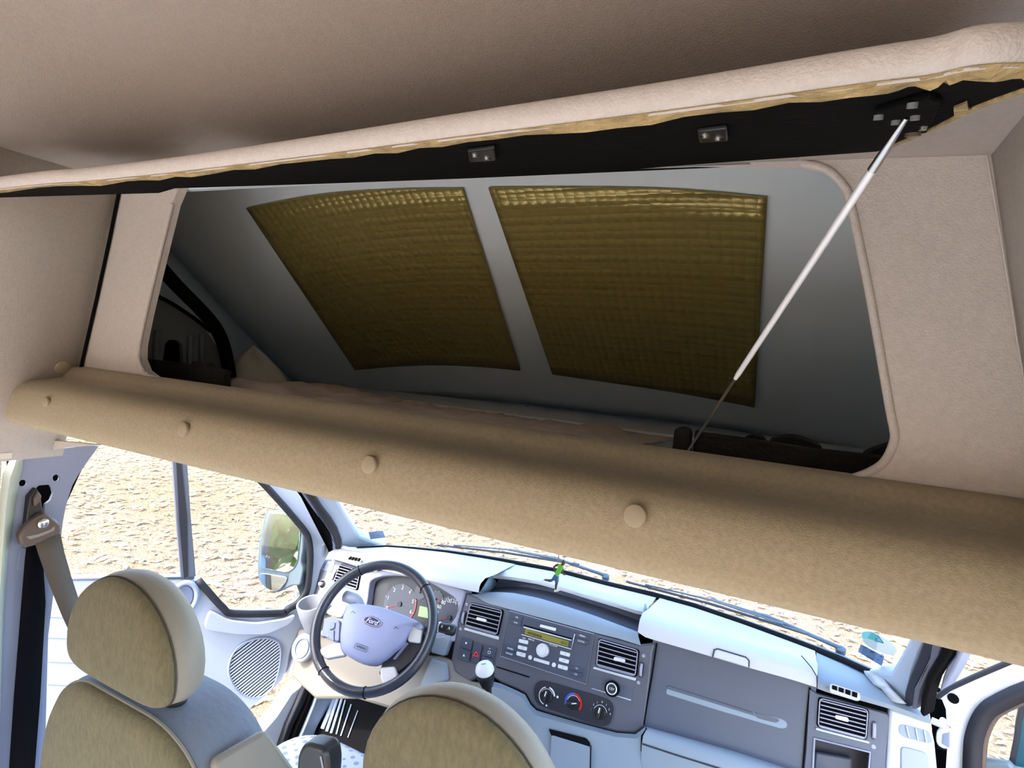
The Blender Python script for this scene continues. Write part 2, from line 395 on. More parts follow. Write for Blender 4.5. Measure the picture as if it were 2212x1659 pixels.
# padded beam below the opening
prof = [(.577, 1.508), (.563, 1.505), (.555, 1.496), (.548, 1.488), (.53, 1.484), (.51, 1.483), (.495, 1.477), (.486, 1.465), (.481, 1.448), (.480, 1.43), (.481, 1.418), (.488, 1.409), (.51, 1.405), (.58, 1.404)]
xb = [-.672 + 1.40 * i / 28 for i in range(29)]
rows = [[V((x, y, z)) for x in xb] for y, z in prof]
beam = struct(loft('trim_3', rows, 'carpet_tan', ang=75))
beam.name = 'trim_3'
# screw caps
for i, p in enumerate([(100, 868), (396, 927), (798, 1003), (1372, 1113)]):
    c = hit(p, PY(.4815)); o = disc('screw_cap', c + V((0, -.002, 0)), (0, -1, .12), .0098 if i else .008, .004, 'cap', None, dome=.0015, bev=.0008)
    tag(o, ['round beige screw cap at the far left end of the padded beam', 'round beige screw cap on the beam above the side window', 'round beige screw cap on the beam above the windscreen corner', 'largest round beige screw cap, on the beam above the dashboard'][i], 'screw cap', 'screw caps')
c = hit((135, 795), Pl((-.647, 0, 1.474), (1, 0, -.285)))
tag(disc('screw_cap', c + V((.001, 0, 0)), (1, 0, -.285), .012, .004, 'cap', None, dome=.0015, bev=.0008), 'round beige screw cap on the side wall above the beam end', 'screw cap', 'screw caps')
# cab headliner underneath the loft floor
struct(plate('ceiling_cab', [V((-.86, .56, 1.412)), V((.78, .56, 1.412)), V((.74, 1.36, 1.42)), V((-.84, 1.36, 1.42))], (0, 0, -1), .012, 'carpet'))
# small trim tongue under the beam's left end
plate('beam_tongue', T('K', PY(.56), (212, 25), (1000, 100), (830, 112), (700, 118), (420, 158), (340, 160), (215, 95)), (0, -1, 0), .01, 'carpet', beam)

# ------------------------------------------------------------------ loft over the cab
S38 = math.radians(38)
NP = Pl((0, .80, 1.90), (0, -math.sin(S38), -math.cos(S38)))
XC = .06
def bow(x): return .10 * max(0, (abs(x - XC) - .15) / .75) ** 2.2
rows = []
sdir = V((0, math.cos(S38), -math.sin(S38)))
for i in range(25):
    s = -.16 + .85 * i / 24
    rows.append([V((x, .80, 1.90)) + sdir * s + NP.n * (bow(x) + .05 * max(0, (-s - .02) / .14) ** 2) for x in [-.80 + 1.70 * k / 40 for k in range(41)]])
shell = struct(loft('roof_shell', rows, 'shell', solid=.006, ang=60), 'grey moulded front shell of the roof loft')
tube('scratch', T('0', NP.off(.004), (718, 384), (727, 398), (734, 410)), .0016, 'seam', shell, seg=5)
def matq(name, tl, t2, t3, tr, br, b2, bl, label):
    top = smooth_path(T('0', NP, tl, t2, t3, tr), 6); bot = smooth_path(T('0', NP, bl, b2, br), 9)
    n = 18; rs = []
    for i in range(13):
        f = i / 12; r = []
        for j in range(n + 1):
            p = top[j] * (1 - f) + bot[j] * f; r.append(p + NP.n * (bow(p.x) + .009))
        rs.append(r)
    return tag(loft(name, rs, 'bubble_foil', solid=.004), label, 'insulation mat', 'insulation mats')
matq('insulation_mat', (557, 423), (700, 408), (860, 402), (1004, 400), (1126, 793), (960, 778), (785, 770), 'smaller olive bubble insulation mat, left of the two stuck on the loft shell')
matq('insulation_mat', (1060, 398), (1260, 397), (1460, 400), (1660, 411), (1632, 866), (1420, 833), (1196, 801), 'larger olive bubble insulation mat, right of the two stuck on the loft shell')
# white ledge, loft floor
led = plate('loft_ledge', [V((-.815, 1.10, 1.468)), V((.905, 1.10, 1.468)), V((.905, 1.455, 1.468)), V((-.815, 1.455, 1.468))], (0, 0, 1), .03, 'ledge_white')
tag(led, 'white painted ledge along the front of the roof loft', 'ledge')
for k, (x, y, s) in enumerate([((755), 325, 50), (1390, 410, 14), (120, 250, 16), (880, 340, 20), (1215, 408, 6)]):
    c = hit(px('R', x, y), PZ(1.4684)); rg = random.Random(k)
    plate('flaked_patch', [c + V((math.cos(a) * s * .0007 * rg.uniform(.6, 1.2), math.sin(a) * .007 * rg.uniform(.5, 1.2), 0)) for a in [i * .785 for i in range(8)]], (0, 0, 1), .0005, 'black_felt', led, front=.0004)
struct(plate('loft_floor', [V((-.815, .592, 1.44)), V((.905, .592, 1.44)), V((.905, 1.098, 1.44)), V((-.815, 1.098, 1.44))], (0, 0, 1), .02, 'shell'))
# crumpled sheet
def sheet(name, x0, x1, y0, y1, f, m, label, nx=80, ny=26):
    rows = [[V((x0 + (x1 - x0) * i / nx, y0 + (y1 - y0) * j / ny + .012 * math.sin(i * .35) * (j / ny), f(i / nx, j / ny))) for i in range(nx + 1)] for j in range(ny + 1)]
    return tag(loft(name, rows, m, solid=.003, ang=80), label, 'bed sheet')
from mathutils import noise as _nz
def fz(u, v):
    r = _nz.noise(V((u * 9 + v * 4, v * 5 - u * 3, 3.3))); r2 = _nz.noise(V((u * 26 + 7, v * 7 + u * 9, 1.1)))
    rid = 1 - abs(r) * 2
    edge = min(1, v * 6 + .3) * min(1, (1 - v) * 5 + .05) * min(1, (1 - u) * 8 + .1)
    return 1.445 + min(1, v * 7) * (.041 - .022 * v) + edge * (.016 * rid + .008 * r2 - .008) + .016 * sst((.42 - u) / .42) * min(1, (1 - v) * 4)
sheet('bed_sheet', -.44, .31, .66, 1.08, fz, 'sheet', 'crumpled pinkish beige sheet spread over the loft floor', 110, 34)
# bunched corner of the sheet at the left
c0 = hit((545, 800), PY(.95)); rows = []
for i in range(15):
    v = i / 14; r = []
    for k in range(28):
        a = 2 * math.pi * k / 28; q = (1 - v ** 2.2) * (1 + .16 * math.sin(5 * a + v * 2) + .08 * math.sin(9 * a + 1.3))
        r.append(V((c0.x + .10 * q * math.cos(a), .95 + .07 * q * math.sin(a), 1.45 + .105 * v * (1 + .12 * math.sin(3 * a)))))
    rows.append(r)
tag(loft('bunched_cloth', rows, 'sheet_pale', closed=True, cap=True, ang=80), 'pale bunched up cloth in the left corner of the loft', 'cloth')
# dark van side seen through the left of the opening
XS = -.62
side = plate('loft_side_panel', [T('0', PX(XS), (250, 520), (340, 632), (445, 712), (500, 800), (500, 860), (250, 860)), T('0', PX(XS), (351, 785), (357, 742), (366, 734), (385, 735), (394, 744), (396, 788))], (1, 0, 0), .01, 'side_metal')
struct(side, 'dark grey body side panel with an oval hole inside the loft')
plate('hole_backing', T('0', PX(XS - .06), (330, 720), (420, 720), (420, 800), (330, 800)), (1, 0, 0), .005, 'black', side)
for q in ([(412, 725), (410, 790)], [(437, 722), (436, 795)], [(340, 715), (335, 790)]):
    tube('pressed_rib', T('0', PX(XS + .003), *q), .006, 'side_metal', side)
tag(tube('foam_strip', smooth_path(T('0', PX(XS + .03), (318, 545), (380, 615), (440, 676), (470, 715), (487, 760), (497, 815)), 4), .013, 'black', None, seg=10), 'black foam strip along the edge of the grey loft shell', 'foam strip')
tag(tube('cable', smooth_path(T('0', PX(XS + .012), (322, 632), (370, 655), (420, 688), (455, 716)), 4), .004, 'black', None), 'thin black cable across the dark side panel in the loft', 'cable')
# black felt boards either end of the opening
lb = plate('felt_board', T('0', PY(.66), (290, 772), (412, 787), (414, 779), (446, 784), (448, 792), (484, 800), (482, 850), (290, 850)), (0, -1, 0), .015, 'black_felt', bev=.002)
tag(lb, 'short black felt board at the left end of the loft opening', 'board', 'felt boards')
rb = plate('felt_board', T('N', PY(.645), (400, 272), (450, 298), (640, 322), (1000, 372), (1400, 436), (1860, 486), (2050, 505), (2200, 520), (2200, 760), (1700, 740), (330, 530), (370, 500)), (0, -1, 0), .02, 'black_felt', bev=.002)
tag(rb, 'long black felt board at the right end of the loft opening', 'board', 'felt boards')
tag(plate('strut_bracket', T('N', PY(.63), (185, 500), (205, 400), (218, 258), (290, 250), (360, 266), (352, 400), (356, 520)), (0, -1, 0), .02, 'black_felt', bev=.004), 'upright black block the gas strut stands on', 'bracket')
for q, r, l in (([(815, 335), (870, 308), (930, 318), (1000, 360), (1000, 420), (815, 400)], .03, 'small black lump of cloth behind the long felt board'), ([(1020, 365), (1100, 335), (1220, 325), (1330, 350), (1420, 385), (1500, 440), (1480, 500), (1020, 470)], .04, 'larger black lump of cloth behind the long felt board'), ([(1850, 480), (1930, 440), (2100, 385), (2180, 390), (2180, 520), (1850, 540)], .03, 'dark grey cloth in the right corner of the loft opening')):
    tag(plate('cloth_lump', rnd(T('N', PY(.70), *q), .012, 3), (0, -1, 0), r, 'black_felt', bev=.008), l, 'cloth')

# ------------------------------------------------------------------ lifted flap
h0 = hit((1000, 385), PY(.565)); f0 = hit((1000, 300), PY(.29))
fd = (f0 - h0); fd.x = 0; fd.normalize()
fx = V((1, 0, -.012)).normalized(); fn = fd.cross(fx)
if fn.z > 0: fn = -fn
FP = Pl(h0, fn)
flap = thing('loft_flap', 'raised loft flap with black underside and beige carpet edge', 'flap', tuple(h0))
under_px = [(-420, 462), (0, 412), (400, 374), (700, 338), (1000, 300), (1400, 252), (1840, 192), (2000, 172), (2092, 152), (2240, 146), (2330, 160), (2212, 192), (2092, 236), (2025, 271), (1924, 315), (1850, 350), (1800, 354), (1600, 360), (1300, 373), (1000, 386), (700, 397), (380, 407), (345, 417), (0, 427), (-420, 470)]
plate('board', T('0', FP, *under_px), fn, .012, 'flap_black', flap, bev=.001)
edge = T('0', FP, (-420, 460), (0, 410), (200, 393), (400, 373), (700, 337), (1000, 299), (1400, 250), (1840, 191), (2000, 171), (2092, 152), (2200, 146), (2300, 155))
edge = smooth_path(edge, 6)
up = -fn
rows = []
for k in range(11):
    a = -1.35 + 2.9 * k / 10
    rows.append([p + up * (.0062 + .0068 * math.sin(a)) - fd * (-.004) * 0 + fd * (.006 * math.cos(a)) for p in edge])
rows.append([p + up * .0130 - fd * .10 for p in edge])
loft('carpet_edge', rows, 'carpet', flap, ang=80)
rg = random.Random(11); e2 = []
rows = [[], [], []]
for i, p in enumerate(edge):
    for k in range(1):
        j = rg.uniform(-1, 1)
        rows[0].append(p + fd * .004 + up * .0005); rows[1].append(p - fd * (.004 + .003 * rg.random()) - up * (.0022 + .0012 * j)); rows[2].append(p - fd * (.009 + .006 * rg.random()) + up * .0005)
loft('torn_foam_edge', rows, 'foam', flap)
side_e = smooth_path(T('0', FP, (2330, 158), (2212, 192), (2092, 237), (2025, 272), (1924, 316)), 5)
tube('torn_foam_edge', side_e, .0016, 'foam', flap, seg=6)
plate('tape_patch', T('O', FP.off(.001), (1310, 660), (1480, 590), (1500, 690), (1470, 740), (1320, 800)), fn, .001, 'foam', flap, front=.0006)
for (cx, cy, s) in ((1040, 326, 1.0), (1540, 282, 1.1)):
    hg = plate('hinge', T('0', FP, (cx - 30 * s, cy - 8), (cx + 28 * s, cy - 16), (cx + 30 * s, cy + 12), (cx - 26 * s, cy + 16)), fn, .003, 'knob_black', flap, bev=.001, front=.003)
    for d in (-14, 12):
        c = hit((cx + d * s, cy - d * .15 + (6 if d > 0 else -4)), FP); disc('screw', c + fn * .0045, fn, .0025, .002, 'steel', hg, seg=10)
br = plate('strut_mount', T('O', FP, (300, 640), (560, 560), (1000, 430), (1170, 520), (1060, 760), (980, 920), (700, 980), (420, 850)), fn, .003, 'flap_black', flap, bev=.001, front=.003)
for q in ((930, 830), (580, 745), (830, 680), (800, 500), (360, 670)):
    c = hit(px('O', *q), FP); disc('screw', c + fn * .005, fn, .0020, .002, 'steel' if q[0] == 930 else 'side_metal', br, seg=10)
disc('rivet', hit(px('O', 800, 920), FP) + fn * .005, fn, .004, .003, 'guide', br, seg=12)
# gas strut
st = thing('gas_strut', 'thin silver gas strut propping the loft flap', 'strut', tuple(hit(px('N', 310, 495), PY(.625))))
pA = hit(px('N', 310, 495), PY(.625)); pB = hit(px('O', 700, 805), FP.off(.006)); dv = pB - pA
tube('rod', [pA, pA + dv * .45], .0013, 'steel', st, seg=10)
tube('cylinder', [pA + dv * .42, pA + dv * .44, pA + dv * .93], [.0016, .0021, .0021], 'strut_silver', st, seg=14)
tube('end_fitting', [pA + dv * .93, pA + dv * .955, pB], [.0022, .0020, .0010], 'steel', st, seg=10)
disc('ball_foot', pA + V((0, -.002, 0)), dv, .004, .006, 'knob_black', st, seg=10)

# close the loft: unseen top and walls, added against light leaking in
struct(plate('loft_roof', [V((-.85, .595, 2.02)), V((.92, .595, 2.02)), V((.92, 1.5, 2.02)), V((-.85, 1.5, 2.02))], (0, 0, -1), .01, 'shell'))
struct(plate('loft_wall_left', [V((-.82, .58, 1.418)), V((-.82, 1.45, 1.418)), V((-.82, 1.45, 2.02)), V((-.82, .58, 2.02))], (1, 0, 0), .01, 'shell'))
struct(plate('loft_wall_right', [V((.91, .58, 1.418)), V((.91, 1.45, 1.418)), V((.91, 1.45, 2.02)), V((.91, .58, 2.02))], (-1, 0, 0), .01, 'shell'))
struct(plate('loft_wall_front', [V((-.85, 1.46, 1.418)), V((.93, 1.46, 1.418)), V((.93, 1.46, 2.02)), V((-.85, 1.46, 2.02))], (0, -1, 0), .01, 'shell'))
struct(plate('loft_wall_rear', [V((-.85, .6, ZL(-.3))), V((.93, .6, ZL(.6))), V((.93, .6, 2.03)), V((-.85, .6, 2.03))], (0, 1, 0), .01, 'shell'))

struct(plate('loft_light_stop_left', [V((-.84, .592, 1.418)), V((-.60, .592, 1.418)), V((-.52, .592, 2.02)), V((-.84, .592, 2.02))], (0, -1, 0), .006, 'black'))  # black plates on both sides, added to stop outside light leaking in
struct(plate('loft_light_stop_right', [V((.63, .592, 1.418)), V((.93, .592, 1.418)), V((.93, .592, 2.02)), V((.60, .592, 2.02))], (0, -1, 0), .006, 'black'))
# ================================================================== CAB STRUCTURE
# windscreen base line, found on the dashboard-top level
base_px = [(706, 1196), (740, 1187), (790, 1181), (844, 1180), (956, 1191), (1068, 1208), (1202, 1234), (1299, 1260), (1403, 1284), (1498, 1310), (1616, 1350), (1734, 1394), (1830, 1431), (1864, 1443)]
BASE = [hit(p, PZ(.90)) for p in base_px]
BASE.sort(key=lambda p: p.x)
def base_y(x):
    if x <= BASE[0].x: return BASE[0].y
    if x >= BASE[-1].x: return BASE[-1].y - (x - BASE[-1].x) * 1.2
    for a, b in zip(BASE, BASE[1:]):
        if a.x <= x <= b.x: t = (x - a.x) / max(1e-6, b.x - a.x); return a.y * (1 - t) + b.y * t
XW = [-.80 + 1.52 * i / 24 for i in range(25)]
# windscreen glass
rows = []
for k in range(9):
    f = k / 8
    rows.append([V((x * (1 - .03 * f), (base_y(x) + .012) * (1 - f) + (1.37 + .35 * (base_y(x) - 1.72)) * f, .905 + .52 * f)) for x in XW])
ws = loft('window_1', rows, 'glass', ang=80); struct(ws)
def wsp(x, f): return V((x * (1 - .03 * f), (base_y(x) + .012) * (1 - f) + (1.37 + .35 * (base_y(x) - 1.72)) * f, .905 + .52 * f))
# black seal at the windscreen base, cowl and wipers outside
rows = [[], [], [], []]
for x in XW:
    y = base_y(x); wdt = .010 + .016 * sst((x + .7) / .6)
    rows[0].append(V((x, y - wdt * .5, .900))); rows[1].append(V((x, y - .002, .9035))); rows[2].append(V((x, y + wdt * .8, .9025))); rows[3].append(V((x, y + wdt, .88)))
struct(loft('trim_4', rows, 'black'))
rows = [[V((x * (1 + .05 * f), base_y(x) + .028 + dy, z)) for x in XW] for f, dy, z in ((0, 0, .893), (.2, .03, .888), (.4, .055, .878), (.6, .08, .858), (.8, .13, .83), (1, .21, .79))]
cowl = struct(loft('cowl', rows, 'cowl', solid=.004))
rows = [[V((x * 1.05, base_y(x) + .24 + .55 * f, .80 - .16 * f - .42 * f * f)) for x in XW] for f in (0, .2, .4, .6, .8, 1)]
struct(loft('bonnet', rows, 'white_paint', solid=.01))
def wiper(pA, pB, pH, label):
    w_ = thing('wiper', label, 'wiper', tuple(pA), 'windscreen wipers')
    mid = (pA + pB) / 2 + V((0, .02, .012))
    tube('arm', [pH, (pH + mid) / 2 + V((0, 0, .012)), mid], [.006, .005, .004], 'cowl', w_)
    d = pB - pA; tube('blade', [pA, pA + d * .5 + V((0, .006, .004)), pB], .004, 'rubber_grey', w_, seg=6)
    tube('blade_frame', [pA + d * .12 + V((0, 0, .008)), pA + d * .5 + V((0, 0, .018)), pA + d * .88 + V((0, 0, .008))], .003, 'cowl', w_, seg=6)
    disc('pivot_cap', pH, (0, -.3, 1), .012, .015, 'cowl', w_, dome=.004)
def wp(x, dy=.045, dz=0.0): return V((x, base_y(x) + dy, .905 + dz))
wiper(wp(-.60, .05), wp(-.10, .045, .02), wp(-.02, .09, -.01), 'windscreen wiper lying in front of the steering wheel')
wiper(wp(.06, .05), wp(.58, .05, .01), wp(.66, .09, -.01), 'windscreen wiper lying in front of the glovebox side')

# A pillars
def pillar(side, O, d, h, main, seals, label):
    n = V(d).cross(V(h)).normalized()
    if n.dot(CAM - V(O)) < 0: n = -n
    P = Pl(O, n); o = plate('pillar_' + side, T(main[0], P, *main[1]), n, .05, 'pillar_trim', bev=.008); struct(o)
    for fr, pts, m, fo in seals: plate('door_seal', T(fr, P, *pts), n, .03, m, o, bev=.004, front=fo)
    return P
PLF = pillar('left', (-.88, 1.50, .9), (.07, -.197, .3), (.55, .83, 0),
    ('L', [(560, 60), (990, 160), (1010, 265), (1140, 500), (1320, 778), (1440, 820), (1640, 888), (1640, 960), (1085, 960), (1070, 800), (1010, 660), (830, 400), (700, 200)]),
    [('L', [(620, 100), (720, 120), (760, 240), (850, 380), (960, 520), (1040, 650), (1085, 780), (1088, 1000), (1030, 1000), (1025, 850), (990, 740), (900, 600), (780, 420), (640, 210)], 'rubber', .012),
     ('L', [(480, 60), (600, 80), (640, 210), (780, 420), (900, 600), (990, 740), (1025, 850), (1030, 1000), (985, 1000), (980, 860), (945, 720), (860, 590), (720, 410), (590, 240)], 'pillar_metal', .006),
     ('L', [(480, 60), (530, 80), (590, 215), (720, 400), (860, 575), (955, 710), (985, 850), (985, 1000), (955, 1000), (955, 850), (925, 720), (830, 575), (690, 400), (560, 225)], 'black', .008)], '')
PRT = pillar('right', (.78, 1.56, .88), (-.07, -.197, .3), (-.55, .83, 0),
    ('J', [(1060, 60), (1270, 100), (1240, 210), (1160, 360), (1090, 560), (1035, 840), (900, 830), (700, 690), (600, 520), (700, 520), (850, 525), (870, 500), (960, 340), (1040, 190)]),
    [('J', [(1250, 120), (1390, 140), (1330, 330), (1250, 480), (1160, 650), (1120, 850), (1035, 860), (1040, 700), (1090, 540), (1170, 350)], 'rubber', .010),
     ('J', [(1350, 140), (1450, 150), (1380, 340), (1280, 500), (1200, 680), (1160, 880), (1120, 860), (1150, 660), (1240, 490), (1310, 350)], 'rubber_grey', .013),
     ('J', [(1450, 160), (1560, 180), (1500, 330), (1400, 470), (1320, 600), (1270, 760), (1240, 960), (1200, 900), (1215, 740), (1270, 560), (1350, 430), (1410, 320)], 'black', .012),
     ('J', [(1550, 180), (1640, 190), (1580, 340), (1500, 520), (1400, 690), (1350, 720), (1390, 560), (1430, 460), (1510, 350)], 'pillar_metal', .0)], '')

# B pillar on the driver's side with belt
BP = Pl((-.80, 0, 1.1), (1, 0, -.05))
bp_out = T('K', BP, (208, 20), (345, 170), (850, 105), (985, 108), (880, 250), (790, 380), (720, 500), (680, 620), (645, 760), (620, 900), (600, 1100), (560, 1400), (530, 1600), (480, 2000), (440, 3500), (-60, 3500), (-20, 1800), (110, 800), (150, 400))
holeA = [hit(px('K', 230 + 42 * math.cos(a), 480 + 36 * math.sin(a)), BP) for a in [i * .5236 for i in range(12)]]
holeB = [hit(px('K', 560 + 36 * math.cos(a), 428 + 36 * math.sin(a)), BP) for a in [i * .5236 for i in range(12)]]
slot = T('K', BP, (365, 520), (390, 500), (490, 492), (515, 530), (528, 580), (500, 650), (450, 690), (440, 770), (330, 770), (345, 640))
bp = struct(plate('pillar_b_left', [bp_out, holeA, holeB, slot], BP.n, .006, 'pillar_metal'))
plate('pillar_back', T('K', BP.off(-.03), (100, 100), (880, 200), (560, 900), (480, 2000), (440, 3500), (-60, 3500)), BP.n, .01, 'black', bp)
plate('pressed_slot', rnd(T('K', BP, (195, 1110), (262, 1130), (240, 1330), (165, 1360)), .01), BP.n, .002, 'pillar_metal', bp, front=.0015, bev=.001)
tr = loft('trim_5', [T('K', BP.off(.004), (185, 25), (110, 260), (40, 400), (10, 700), (-40, 1200), (-80, 1800), (-150, 3500)), T('K', BP.off(.02), (205, 35), (150, 280), (100, 430), (60, 720), (20, 1200), (-20, 1800), (-80, 3500)), T('K', BP.off(.003), (222, 40), (205, 320), (170, 480), (130, 760), (60, 1200), (20, 1700), (-40, 3500))], 'trim_pale', solid=.006)
struct(tr)
blt = thing('seat_belt', 'grey brown seat belt hanging from its guide on the door pillar', 'seat belt', tuple(hit(px('K', 400, 950), BP.off(.03))))
gd = plate('guide', T('K', BP.off(.028), (195, 1010), (240, 930), (330, 850), (430, 785), (470, 785), (560, 845), (605, 890), (612, 950), (590, 1000), (540, 1010), (400, 1080), (330, 1105), (265, 1125), (210, 1090)), BP.n, .018, 'guide', blt, bev=.004)
plate('guide_slot', T('K', BP.off(.030), (260, 1010), (380, 985), (500, 940), (550, 900), (545, 950), (430, 1000), (300, 1040)), BP.n, .003, 'leatherette', gd, bev=.001)
disc('bolt', hit(px('K', 435, 880), BP.off(.034)), BP.n, .0095, .006, 'steel', gd, dome=.003, seg=12)
plate('height_slider', T('K', BP.off(.014), (255, 930), (290, 620), (370, 525), (410, 600), (440, 770), (330, 850)), BP.n, .02, 'knob_black', blt, bev=.004)
plate('slider_button', T('K', BP.off(.022), (345, 640), (390, 560), (420, 610), (410, 660), (350, 720)), BP.n, .01, 'guide', blt, bev=.003)
def strap(name, L, R, pls, m, par):
    rows = [[hit(px('K', *a), p), hit(px('K', *b), p)] for a, b, p in zip(L, R, pls)]
    rows = [[r[0], r[0] * .5 + r[1] * .5, r[1]] for r in rows]
    return loft(name, rows, m, par, solid=.002)
strap('webbing', [(345, 1060), (385, 1190), (460, 1400), (530, 1580), (620, 1800), (760, 2100)], [(600, 980), (640, 1170), (705, 1400), (770, 1600), (840, 1800), (960, 2100)], [BP.off(.026), BP.off(.032), BP.off(.045), BP.off(.055), BP.off(.07), BP.off(.09)], 'belt', blt)
strap('webbing_lower', [(262, 1120), (248, 1250), (215, 1659), (140, 2600), (80, 3500)], [(355, 1095), (430, 1300), (452, 1659), (400, 2600), (330, 3500)], [BP.off(.018), BP.off(.016), BP.off(.014), BP.off(.012), BP.off(.012)], 'belt_dark', blt)

# floors
struct(plate('floor', [V((-.86, -2.4, 0)), V((.80, -2.4, 0)), V((.80, .98, 0)), V((-.86, .98, 0))], (0, 0, 1), .03, 'wood_floor'))
struct(plate('floor_cab', [V((-.80, .95, .12)), V((.78, .95, .12)), V((.78, 1.75, .12)), V((-.80, 1.75, .12))], (0, 0, 1), .03, 'floor_mat'))
struct(plate('wall_firewall', [V((-.84, 1.76, -.1)), V((.78, 1.76, -.1)), V((.78, 1.70, .86)), V((-.84, 1.70, .86))], (0, -1, 0), .01, 'black'))
# sloping toe board with ribs, door sill with seal
TB = Pl((-.85, 1.52, .325), (0, -math.sin(.87), math.cos(.87)))
tb = struct(plate('toe_board', T('Q', TB, (1380, 560), (2150, 600), (2150, 1600), (900, 1600), (1080, 1090), (1290, 700)), TB.n, .02, 'floor_mat'))
for i, (a, b, m) in enumerate([((1470, 740), (1210, 1180), 'rib_light'), ((1500, 760), (1350, 1130), 'rib_light'), ((1530, 770), (1400, 1160), 'rib_light'), ((1575, 780), (1450, 1180), 'rib_light'), ((1612, 800), (1510, 1190), 'rib_light'), ((1680, 850), (1560, 1210), 'rib_light'), ((1755, 920), (1640, 1230), 'rib_light')]):
    tube('rib', T('Q', TB.off(.004), a, b), [.010, .008, .006, .005, .003, .0028, .002][i], m, tb, seg=6)
SIL = PX(-.90)
sil = struct(plate('door_sill', T('Q', SIL, (1160, 600), (1200, 460), (1290, 560), (1340, 640), (1250, 870), (1150, 1100), (1000, 1700), (300, 1700), (640, 1200), (830, 980), (1000, 720)), (1, 0, 0), .05, 'white_paint', bev=.006))
plate('door_seal', T('Q', SIL.off(.02), (1175, 450), (1235, 470), (1215, 700), (1110, 920), (1010, 1120), (900, 1400), (860, 1380), (960, 1090), (1080, 830), (1160, 650)), (1, 0, 0), .02, 'rubber', sil, bev=.004)
plate('door_seal', T('Q', SIL.off(.03), (1250, 500), (1330, 620), (1250, 870), (1160, 1090), (1030, 1400), (960, 1400), (1070, 1090), (1180, 850), (1240, 660)), (1, 0, 0), .02, 'black', sil, bev=.004)
plate('sill_ledge', T('Q', SIL.off(.04), (1330, 640), (1460, 760), (1380, 930), (1290, 1120), (1180, 1400), (1030, 1400), (1160, 1090), (1250, 870)), (1, 0, 0), .02, 'door_dark', sil, bev=.004)

# ================================================================== DRIVER'S DOOR (open)
TH = math.radians(25)
DP = Pl((-.95, 1.42, 0), (math.cos(TH), -math.sin(TH), 0))
door = thing('door_1', 'pale grey open driver door with dropped window line and speaker', 'door', tuple(hit(px('Q', 360, 1050), DP)))
door['kind'] = 'structure'
dn = DP.n
low = T('Q', DP, (-1850, 1900), (-400, 1900), (360, 1055), (600, 840), (830, 640), (900, 560), (955, 430), (985, 250), (1040, 120)) + T('L', DP, (760, 1500), (850, 1150), (945, 960), (948, 800), (905, 690), (700, 410), (560, 225), (430, 60)) + [hit((490, 900), DP), hit((380, 870), DP), hit((-90, 800), DP), hit((-90, 1400), DP)]
win = [hit((-40, 900), DP), hit((455, 925), DP), hit((548, 1020), DP)] + T('L', DP, (130, 110), (330, 330), (600, 640), (670, 730), (700, 830), (712, 1000), (690, 1400), (650, 1470), (560, 1570), (440, 1640)) + T('D', DP, (1420, 878), (1165, 880), (1100, 830), (1010, 720), (950, 700), (380, 705)) + [hit((-40, 1258), DP)]
win = [p for p in win]
plate('panel', [low, win], dn, .045, 'door_plastic', door, bev=.004)
# window rubber
def band(name, path, wd, m, par, off, t=.01):
    c = sum(path, V((0, 0, 0))) / len(path); rows = [[], []]
    for i, p in enumerate(path):
        d = (path[min(i + 1, len(path) - 1)] - path[max(i - 1, 0)]).normalized(); s = dn.cross(d)
        rows[0].append(p + dn * off + s * wd / 2); rows[1].append(p + dn * off - s * wd / 2)
    return loft(name, rows, m, par, solid=t)
sealp = T('L', DP, (80, 60), (180, 160), (380, 380), (560, 590), (640, 690), (690, 790), (712, 1000), (690, 1300), (655, 1440), (560, 1560), (440, 1630)) + T('D', DP, (1420, 872), (1180, 874), (1130, 850), (1060, 775), (1000, 706))
band('window_seal', smooth_path(sealp, 3), .020, 'rubber', door, .006, .012)
band('sill_seal', T('D', DP, (980, 697), (600, 700), (200, 703)), .006, 'rubber_grey', door, .002, .006)
# divider bar, glass
dv_ = T('D', DP.off(.004), (868, 90), (945, 90), (965, 400), (990, 690), (915, 705), (890, 400))
db = plate('divider_bar', dv_, dn, .02, 'rubber_grey', door, bev=.002)
plate('divider_groove', T('D', DP.off(.006), (890, 95), (915, 95), (945, 400), (950, 690), (930, 700), (905, 400)), dn, .004, 'rubber', db)
mk('pane', [p - dn * .022 for p in win], [tuple(range(len(win)))], 'glass', door, smooth=False)
# armrest bulge, pull ring, speaker, hole, pocket lines
bul = T('D', DP.off(.02), (1030, 960), (1200, 985), (1350, 985), (1470, 930), (1500, 880), (1450, 905), (1300, 930), (1160, 915), (1060, 860))
plate('armrest_ledge', rnd(bul, .02, 3), dn, .03, 'door_plastic', door, bev=.015)
pr = T('T', DP.off(.004), (1165, 310))[0]
rgp = [pr + DP.n * .006 + V((math.sin(TH), math.cos(TH), 0)) * (.034 * math.cos(a)) + V((0, 0, .046 * math.sin(a))) for a in [i * math.pi / 12 for i in range(24)]]
tube('pull_ring', rgp, .008, 'door_dark', door, closed=True)
disc('pull_dish', pr + dn * .001, dn, .034, .004, 'pillar_metal', door, up=(0, 0, 1), ry=.024)
oval = [(740, 95), (830, 130), (868, 200), (870, 330), (835, 520), (760, 680), (640, 760), (530, 770), (420, 720), (330, 620), (285, 500), (285, 400), (330, 270), (430, 165), (580, 105), (670, 92)]
ov = smooth_path(T('Q', DP.off(.003), *oval), 3, closed=True)
gr = plate('speaker_grille', ov, dn, .004, 'black', door, front=.002)
tube('grille_rim', [p + dn * .003 for p in ov], .0035, 'door_dark', gr, closed=True, seg=6)
